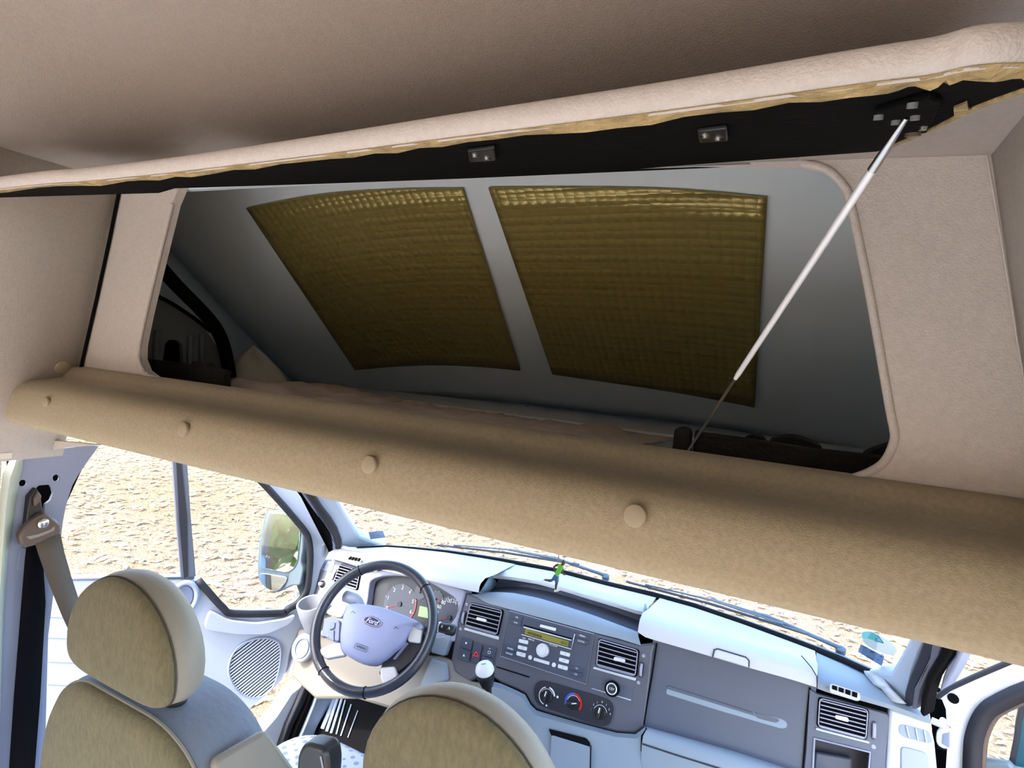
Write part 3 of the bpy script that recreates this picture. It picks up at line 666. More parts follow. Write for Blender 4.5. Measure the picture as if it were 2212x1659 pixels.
# slats: real bars across the speaker
cq = sum(ov, V((0, 0, 0))) / len(ov); e1 = V((math.sin(TH), math.cos(TH), 0)); e2 = V((0, 0, 1))
pa, pb = T('Q', DP, (340, 320), (600, 120)); sd = (pb - pa).normalized(); sn = dn.cross(sd)
o2 = [((p - cq).dot(sd), (p - cq).dot(sn)) for p in ov]
lo = min(q[1] for q in o2); hi = max(q[1] for q in o2); NS = 21
for i in range(NS):
    t = lo + (hi - lo) * (i + .5) / NS; xsn = []
    for (a, b) in zip(o2, o2[1:] + o2[:1]):
        if (a[1] - t) * (b[1] - t) < 0: f = (t - a[1]) / (b[1] - a[1]); xsn.append(a[0] + f * (b[0] - a[0]))
    if len(xsn) >= 2:
        A = cq + sd * min(xsn) + sn * t; B = cq + sd * max(xsn) + sn * t; wdt = (hi - lo) / NS * .5
        box('slat', (A + B) / 2 + dn * .0035, ((B - A).length, wdt, .0022), 'door_plastic', gr, ax=(sd, sn, dn))
plate('pocket_edge', T('T', DP.off(.05), (1230, 1130), (1290, 1080), (1520, 1190), (1560, 1240), (1500, 1260)), dn, .05, 'door_dark', door, bev=.006)
for y in (455, 610, 790, 960, 1420):
    tube('panel_groove', T('T', DP.off(.001), (150, y), (420, y + 10)), .003, 'door_dark', door, seg=6)
disc('door_button', hit(px('L', 907, 757), DP) + dn * .003, dn, .010, .004, 'black', door, seg=12)
plate('door_stop', rnd(T('L', DP.off(.004), (870, 860), (900, 870), (890, 960), (860, 1010), (850, 960)), .006), dn, .004, 'door_dark', door, bev=.001)
# outside mirror on the door
MP = Pl((-1.16, 1.36, .9), (.36, -.92, .168))
mirr = thing('side_mirror', 'grey outside mirror with tall main glass and small wide angle glass below', 'mirror', tuple(hit(px('L', 300, 1300), MP)))
hs = rnd(T('L', MP, (180, 468), (330, 460), (470, 480), (640, 640), (640, 900), (610, 1080), (640, 1150), (600, 1360), (500, 1350), (420, 1400), (330, 1440), (230, 1415), (150, 1360), (95, 1270), (82, 1120), (100, 880), (150, 640)), .012, 3)
plate('housing', hs, MP.n, .07, 'mirror_house', mirr, bev=.004)
plate('main_glass', rnd(T('L', MP, (225, 480), (440, 490), (560, 600), (605, 680), (600, 800), (575, 1060), (530, 1150), (450, 1200), (130, 1140), (135, 900), (175, 660), (200, 540)), .012, 3), MP.n, .006, 'mirror', mirr, front=.004, bev=.0015)
plate('wide_glass', rnd(T('L', MP, (115, 1195), (460, 1250), (440, 1310), (380, 1390), (310, 1425), (220, 1400), (150, 1330)), .02, 3), (MP.n + V((-.15, 0, .1))).normalized(), .006, 'mirror', mirr, front=.006, bev=.0015)
c1, c2 = hit(px('L', 620, 1250), MP.off(-.03)), hit(px('L', 700, 1300), DP.off(-.03))
loft('mount', [[c1 + V((0, 0, .10)), c1 + V((0, -.03, .0)), c1 + V((0, 0, -.07)), c1 + V((0, .04, 0))], [c2 + V((0, 0, .09)), c2 + V((0, -.03, 0)), c2 + V((0, 0, -.05)), c2 + V((0, .04, 0))]], 'mirror_house', mirr, closed=True, cap=True)

# ================================================================== DASHBOARD
TAU = math.radians(21)
FC = Pl((0, 1.49, .75), (0, -math.cos(TAU), math.sin(TAU)))
fcn = FC.n; FX = V((1, 0, 0)); FU = fcn.cross(FX)
if FU.z < 0: FU = -FU
dash = thing('dashboard', 'grey van dashboard with light top pads and dark centre fascia', 'dashboard', (-.05, 1.6, .2))
def lerp_line(pts, n):
    L = [0]
    for a, b in zip(pts, pts[1:]): L.append(L[-1] + (b - a).length)
    out = []
    for i in range(n):
        s = L[-1] * i / (n - 1); k = 0
        while k < len(L) - 2 and L[k + 1] < s: k += 1
        t = (s - L[k]) / max(1e-9, L[k + 1] - L[k]); out.append(pts[k] * (1 - t) + pts[k + 1] * t)
    return out
def pad(name, lip, lh, m, n=16, crown=.0, back=0.0, under=.05):
    P = lerp_line(lip, n); rows = [[], [], [], [], [], [], [], []]
    for p in P:
        y2 = max(base_y(p.x) - back, p.y + .03); a = p + FU * lh + V((0, .012, 0))
        q = V((p.x, y2, .900))
        rows[0].append(p - fcn * under); rows[1].append(p); rows[2].append(p + FU * lh * .55 + fcn * .004); rows[3].append(p + FU * lh * .9); rows[4].append(a + V((0, .012, lh * .02 + .004)))
        for k, f in ((5, .35), (6, .7)): rows[k].append(a * (1 - f) + q * f + V((0, 0, crown * 4 * f * (1 - f))))
        rows[7].append(q)
    return loft(name, rows, m, dash, ang=60)
# pads
lipL = T('0', FC.off(.035), (708, 1205), (718, 1207), (732, 1211), (770, 1221), (850, 1237), (928, 1254), (1008, 1275), (1034, 1280))
pad('top_pad', lipL, .030, 'dash_light', 20)
lipC = T('B', FC.off(-.10), (262, 225), (352, 236), (520, 254), (700, 284), (900, 340), (1100, 402), (1300, 462), (1470, 516), (1510, 520))
pad('top_pad', lipC, .016, 'dash_light', 20, under=.10)
lipR = T('U', FC.off(.035), (-12, 30), (30, 75), (200, 130), (620, 250), (1310, 455), (1800, 590), (2120, 690))
pr_ = pad('top_pad', lipR, .036, 'dash_light', 20)
lipE = T('J', FC.off(.022), (118, 690), (250, 740), (550, 810), (800, 880), (1050, 960), (1200, 1020), (1262, 1050))
P = lerp_line(lipE, 14); rows = [[], [], [], [], [], []]
for i, p in enumerate(P):
    f = i / 13; yb = base_y(p.x); q = V((p.x, max(yb, p.y + .02), .90 - .01 * f)); h = .022 * (1 - .5 * f)
    rows[0].append(p - fcn * .04); rows[1].append(p); rows[2].append(p + FU * h * .6 + fcn * .003); rows[3].append(p + FU * h + V((0, .012, 0))); rows[4].append((p + FU * h) * .5 + q * .5); rows[5].append(q)
loft('end_pad', rows, 'dash_blue', dash, ang=60)
rows = [T('J', PZ(.898), (595, 515), (640, 580), (700, 660), (780, 700), (900, 830)), T('J', PZ(.915), (680, 520), (760, 560), (800, 600), (850, 680), (1000, 840))]
loft('pillar_fillet', rows, 'dash_light', dash, solid=.01)
# passenger pad handle and seams
hb = T('U', FC.off(.0405), (880, 330), (900, 240), (940, 228), (1280, 330), (1318, 370), (1315, 452))
plate('lid_handle', T('U', FC.off(.041), (890, 328), (908, 250), (940, 240), (1275, 338), (1305, 372), (1303, 446)), fcn, .006, 'dash_light', dash, front=.001, bev=.002)
tube('handle_gap', hb, .0014, 'fascia_line', dash, seg=6)
tube('lid_seam', T('U', FC.off(.046), (2130, 690), (2125, 560), (2060, 450), (1940, 310)), .0012, 'fascia_line', dash, seg=6)
# centre tray cavity
Lc2 = T('B', FC.off(-.03), (262, 352), (330, 343), (420, 342), (520, 350), (700, 385), (900, 445), (1100, 510), (1300, 585), (1445, 640))
Lc1 = T('B', FC, (160, 395), (300, 420), (480, 470), (640, 515), (800, 556), (960, 600), (1120, 645), (1300, 690), (1470, 742))
A = lerp_line(Lc2, 18); Bk = lerp_line(Lc1, 18)
loft('console_top', [Bk, [(a * .5 + b * .5) + fcn * .012 + FU * .004 for a, b in zip(A, Bk)], A], 'dash_blue', dash, ang=60)  # lighter colour than the fascia stands in for light on the upward-facing strip
fl = [p + V((0, .11, -.018)) for p in A]
loft('tray', [A, [p + V((0, .008, -.012)) for p in A], [p + V((0, .05, -.022)) for p in A], fl, [p + V((0, .125, .012)) for p in A]], 'glove', dash, ang=50)
for (lo_, up_) in (((262, 352), (350, 205)), ((1448, 645), (1505, 430))):
    a = hit(px('B', *lo_), FC.off(-.03)); b = hit(px('B', *up_), FC.off(-.09)); mk('tray_cheek', [a, b, a + V((0, .12, -.01)), a + V((0, .05, -.02))], [(0, 1, 2, 3)], 'dash_blue', dash, solid=.004)
# centre fascia
fo = T('B', FC, (165, 345), (480, 470), (1120, 645), (1450, 735), (1580, 720), (1560, 790), (1540, 1000), (1500, 1345), (1430, 1402), (1290, 1392), (1050, 1330), (860, 1275), (690, 1225), (645, 1180), (605, 1105), (540, 1072), (420, 1020), (370, 985), (250, 975), (185, 1018), (60, 935), (42, 880), (60, 780), (95, 560))
cfs = plate('centre_fascia', fo, fcn, .05, 'fascia', dash, bev=.006)
# air vents
def vent(fr, quad, nslat, knob, wheel_px, ledge, par=dash):
    q = T(fr, FC.off(.002), *quad); v = plate('air_vent', rnd(q, .008, 3), fcn, .004, 'black', par)
    tl, tr_, br_, bl = q
    for i in range(nslat):
        f = (i + .8) / (nslat + .3); a = tl * (1 - f) + bl * f; b = tr_ * (1 - f) + br_ * f; d = (b - a).normalized()
        a = a + d * .006; b = b - d * .006
        box('slat', (a + b) / 2 + fcn * .004, ((b - a).length, .006, .0022), 'bezel', v, ax=(d, fcn, d.cross(fcn)))
    inn = [p * .93 + sum(q, V((0, 0, 0))) / 4 * .07 for p in q]
    tube('vent_frame', [p + fcn * .0055 for p in rnd(inn, .008, 3)], .0014, 'bezel', v, closed=True, seg=6)
    k = T(fr, FC.off(.010), *knob); plate('vent_tab', rnd(k, .004, 2), fcn, .008, 'silver', v, bev=.0015)
    if wheel_px:
        w_ = T(fr, FC.off(.003), *wheel_px); wl_ = plate('vent_wheel_slot', rnd(w_, .004, 2), fcn, .003, 'fascia_line', par)
        cw = sum(w_, V((0, 0, 0))) / 4; hh = (w_[0] - w_[3]).length * .42; ax = (w_[0] - w_[3]).normalized()
        rr = [[cw + FX * sx * .0035 + ax * (hh * math.cos(t)) + fcn * (hh * .35 * math.sin(t)) for t in [math.pi * j / 10 for j in range(11)]] for sx in (-1, 1)]
        loft('vent_wheel', rr, 'bezel', wl_, solid=.001)
    if ledge:
        plate('vent_ledge', T(fr, FC.off(.005), *ledge), fcn, .006, 'dash_light', par, bev=.002)
    return v
vent('I', [(335, 75), (858, 200), (770, 605), (240, 455)], 6, [(425, 305), (580, 345), (575, 395), (415, 355)], [(215, 215), (270, 215), (240, 430), (180, 430)], [(240, 470), (770, 612), (770, 668), (225, 510)])
vent('B', [(1152, 685), (1462, 775), (1440, 980), (1130, 895)], 6, [(1268, 825), (1352, 845), (1350, 872), (1262, 855)], [(1462, 865), (1496, 872), (1482, 985), (1450, 978)], [(1112, 900), (1432, 985), (1428, 1008), (1112, 918)])
vent('J', [(128, 770), (648, 900), (625, 1215), (108, 1075)], 7, [(300, 955), (435, 985), (442, 1035), (295, 995)], [(675, 1020), (720, 1025), (712, 1210), (668, 1205)], [(105, 1085), (650, 1228), (648, 1252), (100, 1110)])
# left end: vent behind the wheel, demister grid, light switch
plate('left_fascia', T('F', FC, (250, 60), (470, 60), (1010, 250), (1000, 320), (870, 700), (850, 800), (550, 900), (150, 1000), (60, 640), (200, 250)), fcn, .05, 'dash_mid', dash, bev=.006)
vent('F', [(560, 115), (900, 215), (835, 560), (440, 440)], 7, [(650, 330), (740, 350), (735, 385), (645, 365)], [(480, 215), (512, 225), (450, 395), (405, 385)], None)
pg = plate('demister_panel', rnd(T('F', FC.off(.004), (285, 60), (465, 110), (405, 270), (215, 210)), .006, 2), fcn, .006, 'dash_light', dash, bev=.002)
for i in range(3):
    a0, a1 = i / 3 + .03, (i + 1) / 3 - .03
    TL, TR, BR, BL = T('F', FC.off(.005), (272, 105), (435, 150), (395, 255), (238, 198))
    plate('demister_slot', [TL * (1 - a0) + TR * a0, TL * (1 - a1) + TR * a1, BL * (1 - a1) + BR * a1, BL * (1 - a0) + BR * a0], fcn, .003, 'door_dark', pg, front=.001)
c = hit(px('F', 265, 455), FC.off(.004)); ls = disc('light_switch', c, fcn, .0125, .006, 'knob_black', dash, bev=.001)
disc('switch_ring', c - fcn * .002, fcn, .0165, .004, 'dash_light', ls, bev=.001)
disc('switch_knob', c + fcn * .012 - FX * .002, fcn, .006, .012, 'silver', ls, dome=.002)
dv1 = plate('windscreen_vent', rnd(T('F', FC.off(.05), (700, 5), (900, 40), (870, 105), (650, 55)), .004, 2), (0, -.2, 1), .004, 'dash_light', dash)
for i in range(4):
    a0, a1 = i / 4 + .04, (i + 1) / 4 - .03; TL, TR, BR, BL = T('F', FC.off(.052), (705, 15), (885, 48), (862, 95), (668, 55))
    plate('vent_cell', [TL * (1 - a0) + TR * a0, TL * (1 - a1) + TR * a1, BL * (1 - a1) + BR * a1, BL * (1 - a0) + BR * a0], (0, -.2, 1), .002, 'black', dv1, front=.001)
# instrument cluster
CL = FC.off(-.005)
bz = plate('cluster_bezel', [T('G', CL.off(.012), (150, 60), (420, 20), (1250, 40), (2170, 440), (2000, 1100), (1930, 1500), (400, 1500), (-150, 1100), (-60, 650), (0, 400)), smooth_path(T('G', CL.off(.012), (170, 300), (240, 210), (420, 145), (700, 130), (1000, 160), (1400, 260), (1800, 500), (1960, 620), (2005, 720), (1995, 880), (1880, 1100), (1500, 1350), (500, 1300), (100, 1000), (130, 600)), 2, closed=True)], fcn, .05, 'bezel', dash, bev=.004)
cl = plate('gauge_panel', T('G', CL.off(-.02), (60, 60), (2100, 260), (2150, 1450), (0, 1400)), fcn, .006, 'gauge', dash)
GF = CL.off(-.019)
def gauge(cx, cy, rr, marks, red, needle_ang, face='gauge_face'):
    c = hit(px('G', cx, cy), GF); r = rr
    gd_ = disc('gauge_dial', c + fcn * .001, fcn, r, .001, face, cl, up=(0, 0, 1), seg=32)
    for s, a in marks:
        p = c + (FX * math.sin(a) + FU * math.cos(a)) * r * .80 + fcn * .002
        if s: text('numeral', s, p, FX, FU, r * .26, 'ink', cl)
        p1 = c + (FX * math.sin(a) + FU * math.cos(a)) * r * .96 + fcn * .002
        box('tick', p1, (.0008, r * .09, .0004), 'ink', cl, ax=((FX * math.cos(a) - FU * math.sin(a)), (FX * math.sin(a) + FU * math.cos(a)), fcn))
    if red:
        rows = [[c + (FX * math.sin(a) + FU * math.cos(a)) * r * k + fcn * .0015 for a in [red[0] + (red[1] - red[0]) * j / 10 for j in range(11)]] for k in (.93, 1.0)]
        loft('red_zone', rows, 'red', cl)
    a = needle_ang; p = c + (FX * math.sin(a) + FU * math.cos(a)) * r * .42 + fcn * .003
    box('needle', p, (.0018, r * .85, .0006), 'red', cl, ax=((FX * math.cos(a) - FU * math.sin(a)), (FX * math.sin(a) + FU * math.cos(a)), fcn))
    disc('needle_hub', c + fcn * .006, fcn, r * .12, .005, 'gauge', cl, seg=16)
rev = [(str(i), math.radians(-118 + 37 * i)) for i in range(7)]
gauge(810, 720, .062, rev, (math.radians(62), math.radians(118)), math.radians(-118))
spd = [(str(v), math.radians(-130 + 260 * i / 12)) for i, v in enumerate(range(0, 260, 20))][:13]
gauge(1840, 1000, .062, spd, None, math.radians(-115))
gauge(1230, 480, .022, [('', math.radians(a)) for a in (-50, 0, 50)], None, math.radians(-30))
gauge(1560, 620, .026, [('', math.radians(a)) for a in (-50, -20, 10, 40, 70)], None, math.radians(100))
lc = plate('trip_display', T('G', GF.off(.002), (1170, 745), (1560, 830), (1530, 1060), (1140, 985)), fcn, .003, 'lcd_text', cl)
plate('display_window', T('G', GF.off(.0035), (1220, 755), (1540, 830), (1510, 1040), (1180, 970)), fcn, .001, 'lcd_green', cl)
# radio
rd = plate('radio', T('E', FC.off(.003), (190, 180), (1870, 640), (1710, 1640), (10, 1080)), fcn, .004, 'radio', dash, bev=.001)
tube('radio_gap', [p + fcn * .0005 for p in T('E', FC.off(.003), (188, 178), (1872, 638), (1712, 1642), (8, 1082))], .0013, 'bezel', rd, closed=True, seg=6)
def key(fr, q, m, par, r=.002, t=.003, fo=.003, nm='button'): return plate(nm, rnd(T(fr, FC.off(.003), *q), r, 2), fcn, t, m, par, front=fo, bev=.0006)
def lab(fr, x, y, s, size, par, m='ink', off=.0075, shear=0): return text('lettering', s, hit(px(fr, x, y), FC.off(off)), FX, FU, size, m, par, shear)
for q in ([(225, 240), (460, 300), (440, 395), (205, 325)], [(205, 330), (440, 400), (415, 490), (190, 430)], [(1510, 610), (1785, 670), (1770, 765), (1500, 695)], [(1500, 705), (1770, 775), (1745, 875), (1480, 800)], [(95, 855), (330, 915), (310, 1000), (75, 945)], [(75, 950), (310, 1005), (295, 1095), (65, 1040)], [(1420, 1260), (1665, 1325), (1650, 1425), (1395, 1350)], [(1395, 1360), (1650, 1435), (1600, 1520), (1380, 1440)]):
    key('E', q, 'button_dark', rd)
for q in ([(390, 735), (570, 775), (560, 850), (380, 805)], [(370, 858), (548, 905), (535, 975), (360, 930)], [(340, 982), (520, 1030), (505, 1110), (332, 1060)], [(1210, 972), (1402, 1025), (1390, 1098), (1200, 1045)], [(1188, 1105), (1382, 1160), (1368, 1235), (1178, 1180)], [(1165, 1238), (1358, 1290), (1345, 1368), (1158, 1312)], [(690, 1108), (992, 1195), (985, 1258), (672, 1165)]):
    key('E', q, 'button_light', rd, t=.004, fo=.004)
for (x, y) in ((597, 1108), (1070, 1255)): disc('round_button', hit(px('E', x, y), FC.off(.006)), fcn, .0058, .004, 'button_light', rd, seg=16, dome=.001)
hd = plate('radio_head', T('E', FC.off(.0045), (465, 310), (1500, 605), (1425, 945), (410, 660)), fcn, .003, 'button_dark', rd, bev=.0008, front=.001)
plate('disc_slot', T('E', FC.off(.0065), (475, 455), (1430, 725), (1420, 750), (470, 480)), fcn, .002, 'black', rd, front=.0006)
plate('slot_lip', T('E', FC.off(.0065), (475, 490), (1425, 755), (1420, 775), (470, 515)), fcn, .002, 'silver', rd, front=.0006)
key('E', [(815, 448), (1130, 525), (1115, 585), (800, 500)], 'button_light', rd, fo=.005)
plate('radio_display', T('E', FC.off(.0065), (510, 530), (1370, 790), (1350, 895), (490, 640)), fcn, .002, 'lcd', rd, front=.0008)
tube('display_rim', T('E', FC.off(.0075), (425, 650), (1420, 945), (1490, 640)), .0012, 'silver', rd, seg=6)
k0 = hit(px('E', 862, 965), FC.off(.004))
disc('volume_knob', k0 + fcn * .012, fcn, .0185, .012, 'silver', rd, r2=.93, bev=.001, seg=32)
disc('knob_dish', k0 + fcn * .0125, fcn, .0115, .001, 'button_light', rd, seg=24)
lab('E', 335, 310, 'CD', .006, rd); lab('E', 315, 415, 'AUX', .006, rd); lab('E', 1640, 682, 'MENU', .0062, rd); lab('E', 1615, 788, 'CLOCK', .006, rd)
lab('E', 205, 935, 'RADIO', .0062, rd); lab('E', 185, 1035, 'SOUND', .006, rd); lab('E', 1525, 1325, 'TA', .006, rd); lab('E', 1510, 1445, 'CD', .006, rd)
lab('E', 480, 725, 'RDS', .0052, rd, off=.0085); lab('E', 620, 755, '6000 CD', .0052, rd, off=.0085); lab('E', 1060, 872, 'VOL ON/OFF', .0042, rd, off=.0085)
text('display_text', 'ANTENNE', hit(px('E', 690, 655), FC.off(.0085)), FX, FU, .0098, 'lcd_text', rd); text('display_text', '6:11', hit(px('E', 1280, 825), FC.off(.0085)), FX, FU, .0105, 'lcd_text', rd)
for i, (x, y) in enumerate(((475, 792), (455, 917), (428, 1047), (1300, 1035), (1278, 1170), (1255, 1303))): lab('E', x, y, str(i + 1), .0055, rd, 'ink_dark', .0085)
# card slot with finger notch
plate('card_slot', T('E', FC.off(.001), (-60, 1285), (595, 1490), (575, 1510), (-70, 1305)), fcn, .002, 'black', dash, front=.001)
disc('finger_notch', hit(px('E', 255, 1400), FC) + fcn * .0005, fcn, .0085, .001, 'glove', dash, seg=20)
# switch block
for q in ([(200, 615), (375, 675), (345, 825), (168, 770)], [(165, 790), (338, 848), (310, 1010), (140, 955)], [(392, 695), (520, 735), (462, 1040), (345, 1010)], [(552, 740), (738, 785), (705, 950), (530, 905)], [(525, 918), (700, 965), (680, 1090), (495, 1040)]):
    key('I', q, 'button_dark', dash, .0015, .004, .003, 'switch')
tri = T('I', FC.off(.008), (422, 850), (455, 920), (375, 915)); tube('hazard_triangle', tri, .0014, 'red_glow', dash, closed=True, seg=6)
plate('warning_triangle', T('I', FC.off(.0066), (232, 885), (250, 925), (210, 920)), fcn, .0005, 'ink', dash, front=.0005)
disc('switch_symbol', hit(px('I', 265, 715), FC.off(.007)), fcn, .003, .0005, 'ink', dash, seg=10)
tube('switch_symbol', [hit(px('I', 625, 860), FC.off(.007)) + FX * .004 * math.cos(a) + FU * .004 * math.sin(a) for a in [i * .5236 for i in range(12)]], .0006, 'ink', dash, closed=True, seg=5)
for (x, y) in ((635, 800), (605, 980)): box('switch_mark', hit(px('I', x, y), FC.off(.007)), (.005, .0012, .0005), 'ink', dash, ax=(FX, FU, fcn))
# climate panel
cpn = plate('climate_panel', smooth_path(T('H', FC.off(.002), (80, 380), (180, 310), (330, 320), (900, 480), (1500, 660), (1680, 740), (1755, 870), (1740, 1050), (1680, 1230), (1560, 1290), (1400, 1270), (900, 1100), (400, 930), (150, 830), (60, 700), (45, 520)), 2, closed=True), fcn, .004, 'gauge', dash, front=.002)
def arcb(fr, cx, cy, r0, r1, a0, a1, m, par, z=.0055):
    c = hit(px(fr, cx, cy), FC.off(z)); rows = [[c + (FX * math.sin(a) + FU * math.cos(a)) * r for a in [math.radians(a0 + (a1 - a0) * j / 16) for j in range(17)]] for r in (r0, r1)]
    return loft('scale_arc', rows, m, par)
def dial(cx, cy, r, ang):
    c = hit(px('H', cx, cy), FC.off(.004)); disc('dial', c + fcn * .006, fcn, r, .006, 'knob_black', cpn, r2=.94, bev=.001, seg=28)
    a = math.radians(ang); ax = (FX * math.cos(a) - FU * math.sin(a)); ay = (FX * math.sin(a) + FU * math.cos(a))
    box('dial_grip', c + fcn * .012, (r * .5, r * 1.9, .012), 'knob_black', cpn, bev=.002, ax=(ax, ay, fcn)); box('dial_pointer', c + fcn * .0185 + ay * r * .45, (r * .14, r * .8, .0008), 'ink', cpn, ax=(ax, ay, fcn))
    return c
dial(310, 640, .0165, 8); dial(890, 790, .0165, 70); dial(1470, 1000, .0165, 5)
arcb('H', 310, 640, .0205, .0228, -20, -170, 'ink', cpn); arcb('H', 310, 640, .0205, .0245, 8, 75, 'ink', cpn); arcb('H', 310, 640, .0172, .0182, -70, 60, 'ink', cpn, .011)
arcb('H', 890, 790, .0185, .0245, -115, 0, 'blue', cpn); arcb('H', 890, 790, .0185, .0245, 0, 120, 'red', cpn); arcb('H', 890, 790, .0172, .0182, -80, 60, 'ink', cpn, .011)
arcb('H', 1470, 1000, .0172, .0182, -75, 75, 'ink', cpn, .011)
for (x, y), s in zip(((1275, 920), (1330, 825), (1410, 780), (1515, 770), (1605, 835), (1665, 930), (1690, 1030)), ('-', '2', '1', '0', '1', '3', '4')): lab('H', x, y, s, .0065, cpn, off=.0055)
disc('symbol', hit(px('H', 545, 660), FC.off(.0055)), fcn, .0032, .0005, 'ink', cpn, seg=10); disc('symbol', hit(px('H', 305, 845), FC.off(.0055)), fcn, .0026, .0005, 'ink', cpn, seg=8)
# round push switch in its recess
plate('switch_recess', T('H', FC.off(.0005), (1290, 470), (1330, 220), (2190, 490), (2145, 745)), fcn, .002, 'glove', dash, front=.0008)
plate('recess_ledge', T('H', FC.off(.003), (1270, 475), (1300, 470), (2140, 715), (2140, 745)), fcn, .003, 'dash_light', dash, bev=.0008)
rc = hit(px('H', 1745, 475), FC.off(.004)); rs = disc('socket', rc + fcn * .010, fcn, .0195, .010, 'black', dash, bev=.001, seg=28)
tube('socket_ring', [rc + fcn * .012 + FX * .0128 * math.cos(a) + FU * .0128 * math.sin(a) for a in [i * math.pi / 12 for i in range(24)]], .0018, 'silver', rs, closed=True, seg=6)
disc('socket_cap', rc + fcn * .0125, fcn, .0118, .002, 'gauge', rs, seg=24); text('lettering', '12V', rc + fcn * .0132, FX, FU, .0085, 'ink', rs)
# small round screw covers on the fascia
for fr, x, y in (('I', 180, 495), ('I', 275, 110), ('B', 1490, 820), ('B', 1452, 1020), ('J', 690, 1280)): disc('screw_cover', hit(px(fr, x, y), FC) + fcn * .001, fcn, .0045, .001, 'bezel', dash, seg=14)
# glovebox
GB = FC.off(-.006)
gb = plate('glovebox_panel', T('U', GB, (175, 40), (2140, 600), (2070, 1000), (1960, 1700), (1800, 1700), (60, 1180), (110, 820)), fcn, .01, 'glove', dash)
plate('panel_groove', rnd(T('U', GB.off(.0), (345, 668), (1365, 990), (1560, 1030), (1720, 1070), (1775, 1110), (1770, 1175), (1700, 1185), (1000, 980), (320, 770)), .006, 2), fcn, .002, 'dash_blue', gb, front=.0012, bev=.001)
plate('groove_shadow_edge', T('U', GB, (345, 668), (1365, 990), (1385, 1030), (340, 705)), fcn, .003, 'glove', gb, front=.004, bev=.001)
plate('pull_recess', rnd(T('U', GB, (1370, 990), (1560, 1035), (1690, 1075), (1650, 1115), (1500, 1080), (1400, 1050)), .006, 2), fcn, .003, 'fascia', gb, front=.0022)
for q in ([(215, 160), (165, 500), (105, 850), (60, 1140)], [(2045, 690), (2010, 1050), (1960, 1700)]): tube('panel_gap', T('U', FC.off(-.002), *q), .0022, 'black', dash, seg=6)
# lower right bolster
rows = [T('U', FC.off(-.006), (90, 1160), (600, 1300), (1200, 1470), (1720, 1640), (2300, 1850)), T('U', FC.off(.03), (95, 1185), (600, 1330), (1200, 1510), (1720, 1680), (2300, 1890)), T('U', FC.off(.045), (55, 1260), (500, 1420), (1000, 1580), (1500, 1740), (2250, 1990)), T('U', FC.off(.042), (35, 1360), (450, 1500), (950, 1650), (1450, 1800), (2250, 2080)), T('U', FC.off(.02), (10, 1900), (450, 2000), (950, 2150), (1450, 2300), (2250, 2600))]
loft('lower_bolster', rows, 'dash_blue', dash, ang=60)
tube('bolster_seam', T('U', FC.off(.044), (40, 1365), (450, 1500), (950, 1655), (1450, 1810)), .0018, 'fascia_line', dash, seg=6)
tube('bolster_gap', T('U', FC.off(.03), (95, 1185), (35, 1270), (10, 1900)), .002, 'black', dash, seg=6)
# right column with cubby, end panel
plate('right_fascia', [T('J', FC, (40, 690), (120, 740), (840, 950), (870, 985), (830, 1300), (800, 1900), (-60, 1900), (0, 1300)), T('J', FC, (95, 1195), (650, 1335), (640, 1600), (600, 1800), (60, 1800))], fcn, .03, 'glove', dash, bev=.003)
cb = plate('cubby', T('J', FC.off(-.09), (40, 1150), (720, 1300), (700, 1900), (20, 1900)), fcn, .005, 'gauge', dash)
tube('cubby_rim', T('J', FC.off(.002), (60, 1800), (90, 1195), (655, 1335), (620, 1800)), .0028, 'bezel', dash, seg=8)
plate('cubby_item', T('J', FC.off(-.06), (100, 1330), (470, 1400), (460, 1800), (60, 1800)), fcn, .02, 'glove', dash, bev=.004)
ep = plate('end_panel', T('J', FC.off(.004), (850, 885), (1262, 1020), (1310, 1240), (1335, 1500), (1340, 1900), (800, 1900), (830, 1300)), fcn, .03, 'dash_light', dash, bev=.006)
plate('end_grille', rnd(T('J', FC.off(.005), (950, 1058), (1000, 1055), (1250, 1120), (1290, 1235), (1240, 1245), (1000, 1185), (945, 1140)), .006, 2), fcn, .003, 'dash_blue', ep, front=.001)
for (a, b) in (((1020, 1070), (1050, 1185)), ((1115, 1095), (1140, 1215)), ((1200, 1115), (1225, 1235))): tube('grille_bar', T('J', FC.off(.008), a, b), .0016, 'dash_light', ep, seg=6)
plate('speaker_cover', rnd(T('J', FC.off(.006), (965, 1285), (1010, 1280), (1230, 1340), (1250, 1420), (1265, 1900), (960, 1900)), .008, 2), fcn, .004, 'pillar_metal', ep, front=.002, bev=.002)
vr = plate('windscreen_vent', rnd(T('J', FC.off(.045), (250, 645), (275, 642), (545, 730), (560, 790), (530, 808), (245, 720)), .004, 2), (0, -.45, 1), .004, 'dash_light', dash)
for i in range(4):
    a0, a1 = i / 4 + .03, (i + 1) / 4 - .03; TL, TR, BR, BL = T('J', FC.off(.047), (262, 655), (535, 740), (530, 785), (262, 690))
    plate('vent_cell', [TL * (1 - a0) + TR * a0, TL * (1 - a1) + TR * a1, BL * (1 - a1) + BR * a1, BL * (1 - a0) + BR * a0], (0, -.45, 1), .002, 'black', vr, front=.001)
